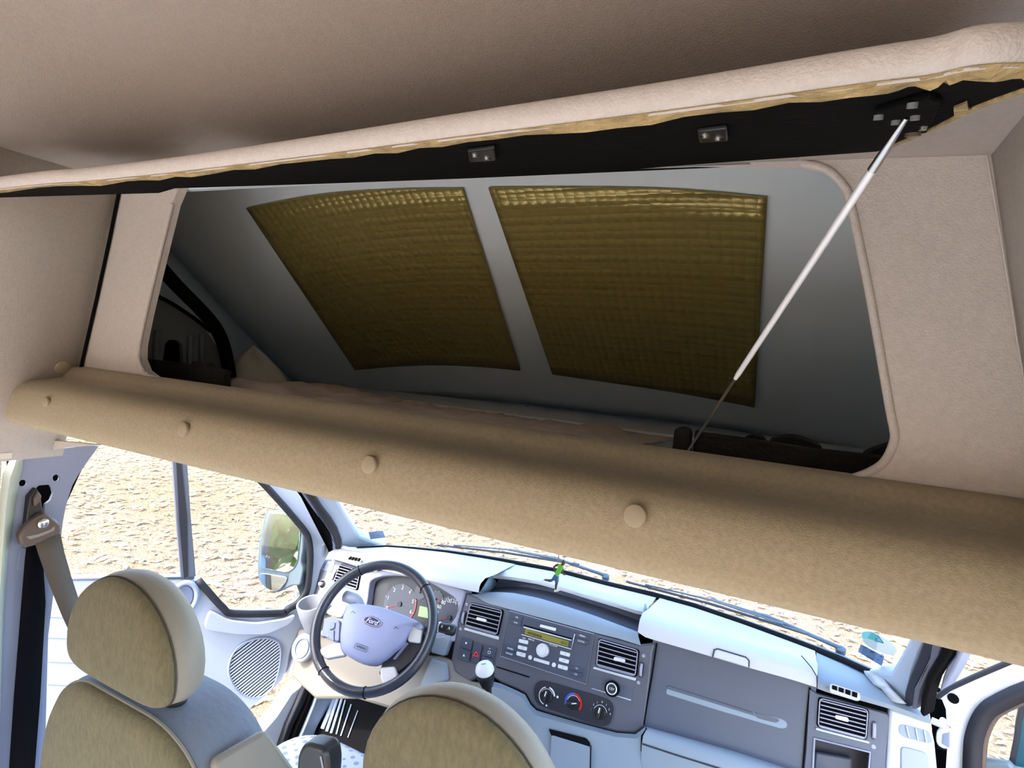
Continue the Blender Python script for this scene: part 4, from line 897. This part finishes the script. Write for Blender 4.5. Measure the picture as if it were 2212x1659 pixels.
# lower centre console, pocket
rows = [T('B', FC.off(.004), (355, 1010), (420, 1025), (545, 1080), (605, 1110), (645, 1185), (690, 1228), (860, 1278), (1050, 1332), (1290, 1395), (1430, 1405), (1505, 1348)), T('B', FC.off(.03), (355, 1050), (430, 1065), (545, 1115), (590, 1140), (625, 1205), (680, 1265), (850, 1312), (1050, 1365), (1280, 1428), (1440, 1440), (1500, 1385)), T('B', FC.off(.034), (340, 1500), (420, 1500), (530, 1500), (580, 1520), (620, 1540), (670, 1560), (830, 1600), (1050, 1660), (1270, 1720), (1430, 1740), (1470, 1700)), T('B', FC.off(.02), (320, 2100), (400, 2100), (500, 2100), (560, 2100), (600, 2100), (650, 2100), (830, 2200), (1050, 2250), (1270, 2300), (1430, 2350), (1450, 2350))]
loft('lower_console', rows, 'dash_blue', dash, ang=50)
plate('pocket_mouth', rnd(T('B', FC.off(.036), (780, 1365), (1060, 1435), (1090, 1470), (1092, 1500), (800, 1415)), .004, 2), fcn, .002, 'floor_mat', dash, front=.0015)
plate('pocket_door', rnd(T('B', FC.off(.037), (800, 1410), (1092, 1500), (1085, 1900), (780, 1850)), .006, 2), fcn, .004, 'dash_blue', dash, front=.003, bev=.002)
tube('pocket_gap', T('B', FC.off(.040), (1096, 1490), (1088, 1900)), .0015, 'black', dash, seg=6)
# left lower: column surround, knee panel, cup holder, round lid
plate('knee_panel', T('A', FC.off(.01), (60, 850), (500, 1000), (880, 1010), (950, 1040), (960, 1100), (1060, 1160), (1180, 1180), (1180, 1330), (600, 1320), (400, 1260), (160, 1260), (20, 1130)), fcn, .03, 'cream', dash, bev=.01)
plate('knee_panel_edge', T('A', FC.off(.02), (830, 1020), (920, 1050), (930, 1150), (820, 1190), (760, 1190)), fcn, .02, 'dash_blue', dash, bev=.006)
plate('column_bracket', T('A', FC.off(.012), (850, 900), (950, 890), (905, 1010), (830, 990)), fcn, .03, 'dash_blue', dash, bev=.004)
plate('side_trim', T('L', FC.off(-.03), (860, 1010), (1000, 1050), (800, 1650), (520, 2400), (250, 2400), (560, 1700), (760, 1400)), fcn, .02, 'dash_light', dash, bev=.006)
chc = hit(px('L', 725, 1560), FC.off(.06))
cn_ = V((0, -.25, 1)).normalized(); cu_ = V((1, 0, 0)); cv_ = cn_.cross(cu_)
loft('cup_holder', [[chc + cn_ * h + (cu_ * math.cos(a) + cv_ * math.sin(a)) * r for a in [i * math.pi / 14 for i in range(28)]] for r, h in ((.030, -.10), (.040, -.05), (.046, -.002), (.044, .001), (.039, 0), (.036, -.03), (.033, -.07), (.01, -.075))], 'dash_mid', dash, closed=True, cap=True, ang=50)
lid = disc('round_lid', hit(px('Q', 1115, 210), FC.off(.045)), fcn + V((.3, 0, 0)), .036, .03, 'dash_mid', dash, seg=28, bev=.006, ry=.045, up=(1, 0, 0))
ln_ = (fcn + V((.3, 0, 0))).normalized(); lc_ = hit(px('Q', 1115, 210), FC.off(.045))
tube('lid_ring', [lc_ + ln_ * .001 + (V((1, 0, 0)) - ln_ * ln_.x).normalized() * (.022 * math.cos(a)) + ln_.cross((V((1, 0, 0)) - ln_ * ln_.x).normalized()) * (.029 * math.sin(a)) for a in [i * math.pi / 12 for i in range(24)]], .003, 'dash_blue', dash, closed=True, seg=6)

# ================================================================== STEERING WHEEL
wa, wb = math.radians(37), math.radians(13)
wn = V((math.sin(wb) * math.cos(wa), -math.cos(wb) * math.cos(wa), math.sin(wa)))
WC = V((-.46, 1.225, .8445)); WP = Pl(WC, wn); WR = .1765
wu = (V((0, 0, 1)) - wn * wn.z).normalized(); wx = wu.cross(wn)
if wx.x < 0: wx = -wx
whl = thing('steering_wheel', 'four spoke leather steering wheel with grey airbag hub', 'steering wheel', tuple(WC))
N = 64; vs = []; fs = []; SG = 12
for i in range(N):
    a = 2 * math.pi * i / N; c = WC + (wx * math.cos(a) + wu * math.sin(a)) * (WR - .0145); d = (wx * math.cos(a) + wu * math.sin(a))
    for k in range(SG):
        b = 2 * math.pi * k / SG; vs.append(c + d * (.0135 * math.cos(b)) + wn * (.0165 * math.sin(b)))
for i in range(N):
    for k in range(SG): fs.append((i * SG + k, i * SG + (k + 1) % SG, ((i + 1) % N) * SG + (k + 1) % SG, ((i + 1) % N) * SG + k))
rim = mk('rim', vs, fs, 'wheel_leather', whl, ang=80)
for q in ('A', 420, 495), ('A', 815, 605), ('A', 200, 1108), ('A', 455, 1210):
    p = hit(px(*q), WP); a = math.atan2((p - WC).dot(wu), (p - WC).dot(wx)); d = wx * math.cos(a) + wu * math.sin(a)
    tube('stitch', [WC + d * (WR - .0145) + d * (.0142 * math.cos(b)) + wn * (.0172 * math.sin(b)) for b in [2 * math.pi * k / 16 for k in range(16)]], .0011, 'black', rim, closed=True, seg=5)
HP = WP.off(.018)
hub_o = smooth_path(T('F', HP, (690, 760), (900, 765), (1150, 800), (1400, 880), (1650, 980), (1800, 1060), (1700, 1100), (1640, 1200), (1540, 1390), (1380, 1530), (1240, 1650), (1050, 1720), (850, 1690), (650, 1590), (560, 1450), (540, 1250), (580, 1000), (630, 850)), 2, closed=True)
hc = sum(hub_o, V((0, 0, 0))) / len(hub_o)
hub = loft('hub', [[p - wn * .04 for p in hub_o], [p - wn * .006 for p in hub_o], [p * .97 + hc * .03 for p in hub_o], [p * .86 + hc * .14 + wn * .006 for p in hub_o], [p * .5 + hc * .5 + wn * .010 for p in hub_o]], 'hub', whl, closed=True, cap=True, ang=50)
plate('hub_wing', rnd(T('F', HP.off(-.008), (1600, 1040), (1840, 1070), (1870, 1150), (1830, 1190), (1690, 1110)), .01), wn, .02, 'door_dark', whl, bev=.004)
plate('lower_cover', rnd(T('F', HP.off(-.022), (1700, 1080), (1760, 1120), (1880, 1190), (1900, 1400), (1700, 1700), (1450, 1900), (1150, 1900), (1250, 1640), (1560, 1380)), .01), wn, .02, 'gauge', whl, bev=.004)
plate('cover_groove', T('F', HP.off(-.0205), (1600, 1380), (1640, 1400), (1430, 1659), (1390, 1650)), wn, .002, 'bezel', whl)
for q in ([(340, 880), (420, 800), (500, 770), (670, 775), (620, 900), (570, 990), (480, 980), (330, 920)], [(220, 1480), (400, 1410), (550, 1370), (590, 1530), (640, 1590), (320, 1650), (230, 1570)], [(1680, 1130), (1750, 1110), (1860, 1170), (1830, 1400), (1620, 1370), (1640, 1250)], [(1180, 1780), (1420, 1760), (1470, 1920), (1380, 2080), (1250, 2110), (1190, 1950)]):
    plate('spoke', rnd(T('F', WP.off(.006), *q), .006, 2), wn, .018, 'silver', whl, bev=.004)
pod = plate('button_pod', rnd(T('F', WP.off(.004), (300, 990), (440, 990), (540, 1020), (530, 1380), (440, 1370), (300, 1280), (250, 1300)), .008, 2), wn, .02, 'door_dark', whl, bev=.003)
for q in ([(400, 1060), (470, 1060), (460, 1150), (370, 1190)], [(350, 1220), (450, 1180), (450, 1370), (330, 1290)], [(490, 1050), (545, 1060), (530, 1360), (460, 1350), (470, 1180)]): plate('thumb_button', rnd(T('F', WP.off(.009), *q), .004, 2), wn, .006, 'pillar_metal', pod, bev=.001)
text('lettering', 'VOL-', hit(px('F', 385, 1285), WP.off(.010)), wx, wu, .007, 'ink', pod)
ec = hit(px('F', 1062, 1050), HP.off(.0105)); ex_ = (hit(px('F', 1215, 1100), HP.off(.0105)) - ec).normalized(); eu = wn.cross(ex_)
if eu.z < 0: eu = -eu
def ell(nm, rx, ry, h, m, par, t=.003): return disc(nm, ec + wn * h, wn, rx, t, m, par, up=tuple(ex_), ry=ry, seg=36, bev=.0006)
emb = ell('emblem', .0275, .0135, .002, 'chrome', whl, .004); ell('emblem_field', .0255, .0117, .0026, 'logo_blue', emb, .002)
tube('emblem_ring', [ec + wn * .0028 + ex_ * (.0235 * math.cos(a)) + eu * (.0100 * math.sin(a)) for a in [i * math.pi / 18 for i in range(36)]], .0006, 'silver', emb, closed=True, seg=5)
text('emblem_script', 'Ford', ec + wn * .0031 - eu * .0006, ex_, eu, .0175, 'ink', emb, shear=.35, ext=.0004)
ab = hit(px('F', 885, 1465), HP.off(.0108)); text('lettering', 'AIRBAG', ab, ex_, eu, .0085, 'ink_dark', hub, ext=.0002)
tube('lettering_frame', rnd([ab + ex_ * sx * .0185 + eu * sy * .0062 for sx, sy in ((-1, -1), (1, -1), (1, 1), (-1, 1))], .002, 2), .0005, 'ink_dark', hub, closed=True, seg=5)
for x, y, s in ((755, 910, 'h'), (1445, 1160, 'r')):
    c = hit(px('F', x, y), HP.off(.0098)); tube('horn_mark', [c + ex_ * .006, c - ex_ * .002 + eu * .004, c - ex_ * .006 - eu * .002], .0006, 'ink_dark', hub, seg=5)
# column and stalks
colm = thing('steering_column', 'dark steering column shroud with control stalks behind the wheel', 'steering column', tuple(WC - wn * .12))
tube('shroud', [WC - wn * .03, WC - wn * .08, WC - wn * .15, WC - wn * .26], [.045, .055, .065, .07], 'rubber', colm, seg=20)
ca = hit(px('A', 870, 840), WP.off(-.035)); cb_ = hit(px('A', 975, 865), WP.off(-.035)); dd = cb_ - ca
stk = tube('stalk', [WC - wn * .06 + wx * .04, ca], .009, 'rubber', colm, seg=12)
tube('stalk_collar', [ca, ca + dd * .5], .013, 'knob_black', stk, seg=16); tube('stalk_band', [ca + dd * .08, ca + dd * .16], .0138, 'silver', stk, seg=16); tube('stalk_tip', [ca + dd * .5, ca + dd * .56, ca + dd * .92, ca + dd], [.0145, .015, .0145, .010], 'knob_black', stk, seg=16)
for t_, s in ((.32, '0'), (.72, 'A')): text('lettering', s, ca + dd * t_ + wn * .0155, dd, wu, .010, 'ink', stk)
sa = hit(px('A', 330, 660), WP.off(-.035)); sb = hit(px('A', 415, 690), WP.off(-.035)); d2 = sb - sa
tube('stalk', [sa, sa + d2 * .1, sa + d2 * .8, sb, WC - wn * .06 - wx * .03], [.010, .0165, .0165, .012, .010], 'door_dark', colm, seg=14)
# gear lever
gc = V((-.152, 1.30, .775)); gl = thing('gear_lever', 'gear lever with black knob and white cap', 'gear lever', (-.15, 1.36, .60))
tube('stick', [V((-.15, 1.375, .60)), gc - V((0, -.02, .045))], .008, 'knob_black', gl)
ga = (gc - V((-.15, 1.375, .60))).normalized(); gu = ga.orthogonal().normalized(); gv = ga.cross(gu)
def lathe(nm, c, pr, m, par): return loft(nm, [[c + ga * h + (gu * math.cos(a) + gv * math.sin(a)) * r for a in [i * math.pi / 12 for i in range(24)]] for r, h in pr], m, par, closed=True, cap=True, ang=60)
lathe('knob', gc, [(.012, -.04), (.017, -.036), (.0215, -.015), (.0245, .004), (.0245, .014), (.021, .02)], 'knob_black', gl)
lathe('knob_cap', gc, [(.0240, .008), (.0245, .014), (.022, .024), (.015, .031), (.006, .034)], 'button_light', gl)
tube('shift_mark', [gc + ga * .034 + gu * .006, gc + ga * .0345, gc + ga * .034 - gu * .006 + gv * .003], .0008, 'ink_dark', gl, seg=5)
lathe('gaiter', V((-.15, 1.385, .59)), [(.06, -.02), (.05, .0), (.03, .03), (.014, .05)], 'rubber', gl)

# ================================================================== SEATS
def ol_head(s=1.0):
    pts = []
    for i in range(40):
        a = 2 * math.pi * i / 40; x = math.cos(a); z = math.sin(a); e = 1.0 if z > 0 else .42
        pts.append((math.copysign(abs(x) ** e, x) * (1 - .10 * (z > 0) * z) * .146 * s, math.copysign(abs(z) ** (.92 if z > 0 else .5), z) * (.127 if z > 0 else .058) * s))
    return pts
def ring_xz(pts, c, y, s): return [V((c.x + p[0] * s, y, c.z + p[1] * s)) for p in pts]
def seat(label, cat, xc, yb, hz, tz, cushion, group, cl_=.68):
    t = thing('seat', label, cat, (xc, yb + .3, 0), group)
    c = V((xc - .004, yb, hz)); o = ol_head(1.0 if xc < 0 else 1.07)
    h = loft('headrest', [ring_xz(o, c, yb + y, s) for y, s in ((-.002, .90), (.006, .965), (.018, .99), (.032, .985), (.048, .94), (.060, .86), (.068, .70), (.071, .4))], 'leatherette', t, closed=True, cap=True, ang=60)
    loft('back_panel', [ring_xz(o, c, yb + y, s) for y, s in ((.004, .945), (-.004, .955), (-.010, .93), (-.015, .80), (-.018, .5), (-.019, .15))], 'velour', h, closed=True, cap=True, ang=70)
    tube('piping', ring_xz(o, c, yb + .002, .958), .0013, 'seam', h, closed=True, seg=6)
    bo = [V((xc + x, yb + .01, z + tz)) for x, z in ((-.215, -.55), (-.22, -.20), (-.205, -.10), (-.165, -.03), (-.11, 0), (.11, 0), (.185, -.03), (.25, -.115), (.275, -.25), (.275, -.55))]
    bo = rnd(bo, [0, .04, .04, .04, .04, .04, .04, .04, .04, 0], 4); cc = sum(bo, V((0, 0, 0))) / len(bo)
    def sc(s, y): return [V((cc.x + (p.x - cc.x) * s, y, p.z if p.z < tz - .5 else cc.z + (p.z - cc.z) * s)) for p in bo]
    b = loft('backrest', [sc(.965, yb + .004), sc(1.0, yb + .02), sc(1.0, yb + .10), sc(.95, yb + .125)], 'seat_top', t, closed=True, cap=True, ang=60)
    loft('back_panel', [sc(.975, yb + .012), sc(.975, yb - .002), sc(.93, yb - .010), sc(.7, yb - .014)], 'velour', b, closed=True, cap=True, ang=70)
    tube('piping', [p for p in sc(.977, yb + .004)], .0028, 'leatherette', b, closed=True, seg=6)
    if cushion:
        lat = [V((xc + .20, yb + .015, tz - .05)), V((xc + .262, yb + .015, tz - .13)), V((xc + .285, yb + .015, tz - .25)), V((xc + .285, yb + .015, tz - .55)), V((xc + .22, yb + .015, tz - .55)), V((xc + .20, yb + .015, tz - .25))]
    for dx in (-.065, .075):
        p = disc('headrest_sleeve', V((xc + dx, yb + .045, tz + .006)), (0, 0, 1), .017, .02, 'knob_black', t, seg=14, bev=.002); tube('headrest_post', [V((xc + dx, yb + .045, tz - .02)), V((xc + dx, yb + .045, hz - .06))], .006, 'chrome', t)
    if cushion:
        x0, x1, y0, y1, z = xc - .25, xc + .23, yb + .10, yb + cl_, .50
        rows = []
        for k, (zz, ins) in enumerate(((z - .16, .01), (z - .04, 0), (z - .012, .01), (z, .035))):
            r = rnd([V((x0 + ins, y0 + ins, zz)), V((x1 - ins, y0 + ins, zz)), V((x1 - ins, y1 - ins, zz)), V((x0 + ins, y1 - ins, zz))], .12, 6); rows.append(r)
        loft('cushion', rows, 'dotted_fabric', t, closed=True, cap=True, ang=60); box('seat_base', ((x0 + x1) / 2, (y0 + y1) / 2, .225), (.40, .46, .24), 'rubber', t, bev=.01)
    return t
def dot_mat():
    m = mat('dotted_fabric', (190, 200, 218), .85); t = m.node_tree; b = t.nodes['Principled BSDF']
    tc = t.nodes.new('ShaderNodeTexCoord'); vo = t.nodes.new('ShaderNodeTexVoronoi'); vo.inputs['Scale'].default_value = 38; vo.inputs['Randomness'].default_value = .25
    mp = t.nodes.new('ShaderNodeMapping'); mp.inputs['Scale'].default_value = (1, 1, .001); mp.inputs['Rotation'].default_value = (0, 0, .6); t.links.new(tc.outputs['Object'], mp.inputs[0]); t.links.new(mp.outputs[0], vo.inputs[0])
    r = t.nodes.new('ShaderNodeValToRGB'); r.color_ramp.elements[0].position = .25; r.color_ramp.elements[0].color = srgb(140, 154, 182); r.color_ramp.elements[1].position = .29; r.color_ramp.elements[1].color = srgb(192, 202, 220)
    t.links.new(vo.outputs['Distance'], r.inputs[0]); t.links.new(r.outputs[0], b.inputs['Base Color'])
dot_mat()
drv = seat("driver's seat with beige velour back and dotted grey cushion", 'seat', -.435, .555, 1.058, .982, True, 'cab seats')
plate('side_bolster', rnd([V((-.225, .572, .952)), V((-.215, .66, .955)), V((-.16, .70, .86)), V((-.15, .72, .60)), V((-.155, .575, .60)), V((-.165, .572, .85))], .01, 2), (1, -.15, .35), .02, 'leatherette', drv, bev=.006)
seat('middle passenger seat with rounded beige velour headrest', 'seat', .135, .665, .988, .90, True, 'cab seats', .54)
ar = thing('armrest', 'black folded up armrest between the two seats', 'armrest', (-.07, .64, .72))
plate('pad', rnd([V((-.108, .62, .72)), V((-.052, .62, .72)), V((-.048, .62, .985)), V((-.056, .62, 1.008)), V((-.098, .62, 1.0)), V((-.108, .62, .98))], .012, 4), (0, -1, 0), .032, 'black_plastic', ar, bev=.006)
tube('seam_line', [V((-.056, .619, .74)), V((-.054, .619, .975)), V((-.062, .619, .995))], .0014, 'bezel', ar, seg=6)

# ================================================================== PASSENGER DOOR (open)
OA = math.radians(66); pdn = V((-math.cos(OA), -math.sin(OA), 0)); DQ = Pl((.86, 1.62, .8), pdn)
door2 = thing('door_2', 'white passenger door standing open with black window seal', 'door', tuple(hit(px('J', 1450, 1700), DQ))); door2['kind'] = 'structure'
o_ = T('J', DQ, (1330, 790), (1400, 730), (1500, 680), (1700, 590), (1900, 500), (2100, 415), (2500, 250), (3600, 250), (3600, 2600), (1400, 2600), (1420, 1490), (1440, 1200), (1470, 1080), (1430, 1060), (1420, 900), (1380, 800))
i_ = T('J', DQ, (1640, 1600), (1650, 1300), (1665, 1150), (1710, 980), (1790, 870), (1900, 780), (2050, 710), (2212, 640), (2800, 440), (3400, 440), (3400, 1600))
plate('panel', [o_, i_], pdn, .05, 'white_paint', door2, bev=.006)
sp = smooth_path(T('J', DQ, (1690, 1650), (1700, 1300), (1720, 1160), (1770, 1020), (1850, 900), (1960, 830), (2100, 760), (2212, 715), (2800, 500)), 3)
rows = [[p + pdn * .004 + V((math.sin(OA), -math.cos(OA), 0)) * 0 for p in sp], []]
wd_ = []
for i, p in enumerate(sp):
    d = (sp[min(i + 1, len(sp) - 1)] - sp[max(i - 1, 0)]).normalized(); s = pdn.cross(d); wd_.append((p + pdn * .006 + s * .016, p + pdn * .006 - s * .016))
loft('window_seal', [[a for a, b in wd_], [b for a, b in wd_]], 'rubber', door2, solid=.012)
tube('window_lip', [b - pdn * .012 for a, b in wd_], .007, 'guide', door2, seg=8)
tube('top_seal', T('J', DQ.off(.004), (1335, 775), (1450, 690), (1700, 575), (2100, 405), (2400, 280)), .006, 'rubber', door2, seg=8)
mk('pane', [p - pdn * .025 for p in i_], [tuple(range(len(i_)))], 'glass', door2, smooth=False)
plate('sill_trim', T('J', DQ.off(-.004), (1780, 1410), (1860, 1410), (2060, 1440), (2100, 1500), (3300, 1700), (1780, 1900)), pdn, .02, 'mirror_house', door2, bev=.006)
disc('hinge_hole', hit(px('J', 1497, 790), DQ) + pdn * .002, pdn, .011, .002, 'black', door2, seg=14); disc('hinge_hole', hit(px('J', 1345, 705), DQ) + pdn * .002, pdn, .006, .002, 'black', door2, seg=10)
hgs = plate('hinge_cover', rnd(T('J', DQ.off(.02), (1330, 1110), (1370, 1085), (1440, 1110), (1450, 1300), (1400, 1305), (1325, 1260), (1315, 1180)), .01, 2), pdn, .04, 'white_paint', door2, bev=.006)
plate('hinge_painted_shade', T('J', DQ.off(.022), (1395, 1150), (1450, 1140), (1450, 1290), (1385, 1250)), pdn, .01, 'pillar_metal', hgs)  # darker plate stands in for shade on the hinge cover
tube('check_strap', T('J', DQ.off(.03), (1280, 1015), (1340, 1040), (1410, 1070)), .008, 'white_paint', door2, seg=8); disc('strap_pin', hit(px('J', 1390, 1020), DQ.off(.036)), pdn, .007, .004, 'white_paint', door2, seg=10)
struct(plate('hinge_pillar', T('J', DQ.off(-.06), (1250, 900), (1330, 770), (1430, 780), (1430, 1100), (1320, 1300), (1440, 1320), (1440, 2000), (1300, 2000), (1280, 1100)), pdn, .02, 'black'))
m2 = thing('side_mirror', 'dark teal housing of the outside mirror on the open passenger door', 'mirror', tuple(hit(px('J', 2180, 1400), DQ.off(-.12))))
mq = smooth_path(T('J', DQ.off(-.10), (2190, 880), (2320, 900), (2500, 1000), (2560, 1300), (2500, 1700), (2300, 1800), (2080, 1600), (2090, 1450), (2140, 1200)), 2, closed=True); mc = sum(mq, V((0, 0, 0))) / len(mq)
loft('housing', [mq, [p * .98 + mc * .02 - pdn * .03 for p in mq], [p * .8 + mc * .2 - pdn * .08 for p in mq], [p * .4 + mc * .6 - pdn * .10 for p in mq]], 'teal', m2, closed=True, cap=True)
tube('gasket', [p + pdn * .001 for p in mq], .006, 'rubber', m2, closed=True, seg=6)

# ================================================================== HANGING RUNNER, STICKERS
RP = PY(1.25)
rn = thing('runner_ornament', 'small running figure in green shirt hanging on a string', 'ornament', tuple(hit(px('M', 540, 1480), RP)))
def mt(*p): return T('M', RP, *p)
s0 = mt((590, 600))[0]
tube('string', [V((s0.x + .006, 1.25, 1.408))] + mt((620, 215), (595, 440), (590, 600), (580, 720)), .0009, 'string', rn, seg=5)
tube('string_knot', mt((592, 540), (588, 640)), .0016, 'side_metal', rn, seg=6)
bt = mt((600, 745), (660, 745), (720, 800), (725, 860), (690, 930), (600, 1060), (560, 1085), (510, 1020), (530, 930), (580, 830))
plate('shirt', rnd(bt, .002, 2), (0, -1, 0), .010, 'shirt', rn, bev=.002, front=.005)
sh = mt((500, 1010), (590, 1080), (585, 1200), (570, 1270), (515, 1250), (505, 1180), (480, 1190), (400, 1225), (385, 1200), (430, 1120))
plate('shorts', rnd(sh, .002, 2), (0, -1, 0), .009, 'shorts', rn, bev=.002, front=.0045)
hdc = mt((725, 710))[0]
vs, fs = [], []
for i in range(7):
    for k in range(12):
        a = math.pi * i / 6; b = 2 * math.pi * k / 12; vs.append(hdc + V((.0048 * math.sin(a) * math.cos(b), .0046 * math.sin(a) * math.sin(b), .0062 * math.cos(a))))
for i in range(6):
    for k in range(12): fs.append((i * 12 + k, i * 12 + (k + 1) % 12, (i + 1) * 12 + (k + 1) % 12, (i + 1) * 12 + k))
mk('head', vs, fs, 'skin', rn)
tube('neck', mt((700, 760), (665, 790)), .0026, 'skin', rn)
tube('arm', mt((590, 760), (530, 780), (470, 820), (480, 900), (510, 980)), [.0028, .0026, .0024, .0022, .0018], 'skin', rn)
tube('arm', mt((705, 860), (690, 950), (730, 1020), (780, 1040)), [.0028, .0024, .0022, .0018], 'skin', rn)
tube('leg', mt((400, 1200), (330, 1200), (210, 1180)), [.0036, .0032, .0020], 'skin', rn); tube('leg', mt((545, 1250), (525, 1340), (515, 1460)), [.0036, .0030, .0020], 'skin', rn)
plate('shoe', rnd(mt((190, 1155), (220, 1180), (150, 1240), (115, 1270), (130, 1220)), .001, 2), (0, -1, 0), .006, 'shoe', rn, bev=.001, front=.003)
plate('shoe', rnd(mt((490, 1450), (560, 1440), (630, 1460), (600, 1490), (500, 1510), (475, 1490)), .001, 2), (0, -1, 0), .006, 'shoe', rn, bev=.001, front=.003)
def gpl(x, f):
    a, b, c = wsp(x, f), wsp(x + .06, f), wsp(x, f + .15); n = (b - a).cross(c - a).normalized()
    if n.dot(CAM - a) < 0: n = -n
    return Pl(a + n * .006, n)
g1 = gpl(-.70, .08)
sk1 = plate('windscreen_sticker', T('L', g1, (1415, 715), (1585, 700), (1618, 780), (1440, 803)), g1.n, .0006, 'sticker_blue'); tag(sk1, 'small blue sticker at the lower left corner of the windscreen', 'sticker', 'windscreen stickers')
g2 = gpl(.62, .12)
el = smooth_path(T('S', g2, (485, 330), (540, 285), (700, 285), (880, 350), (1150, 500), (1330, 650), (1385, 780), (1340, 860), (1200, 885), (1000, 830), (700, 690), (540, 560), (490, 430)), 3, closed=True)
sk2 = plate('windscreen_sticker', el, g2.n, .0006, 'sticker_white'); tag(sk2, 'round pale teal sticker at the lower right corner of the windscreen', 'sticker', 'windscreen stickers')
plate('teal_field', smooth_path(T('S', g2, (500, 340), (560, 295), (700, 290), (850, 350), (950, 450), (1060, 590), (830, 520), (600, 450), (530, 480)), 2, closed=True), g2.n, .0004, 'sticker_teal', sk2, front=.0006)
tube('numeral', T('S', g2.off(.001), (905, 390), (1045, 580), (840, 525), (870, 460)), .0009, 'sticker_slate', sk2, seg=5)
sk3 = plate('windscreen_sticker', T('S', g2.off(.001), (465, 610), (1075, 930), (1000, 1170), (395, 805)), g2.n, .0006, 'sticker_blue'); tag(sk3, 'blue rectangular label below the round teal sticker', 'sticker', 'windscreen stickers')
for q in ([(510, 655), (620, 712), (605, 722), (500, 668)], [(720, 770), (820, 810), (800, 850), (700, 820)], [(620, 910), (790, 1000), (770, 1010), (615, 925)], [(940, 910), (1020, 930), (990, 945)], [(880, 985), (935, 1010), (900, 1015)]): plate('print', T('S', g2.off(.0015), *q), g2.n, .0004, 'sticker_slate', sk3, front=.0004)
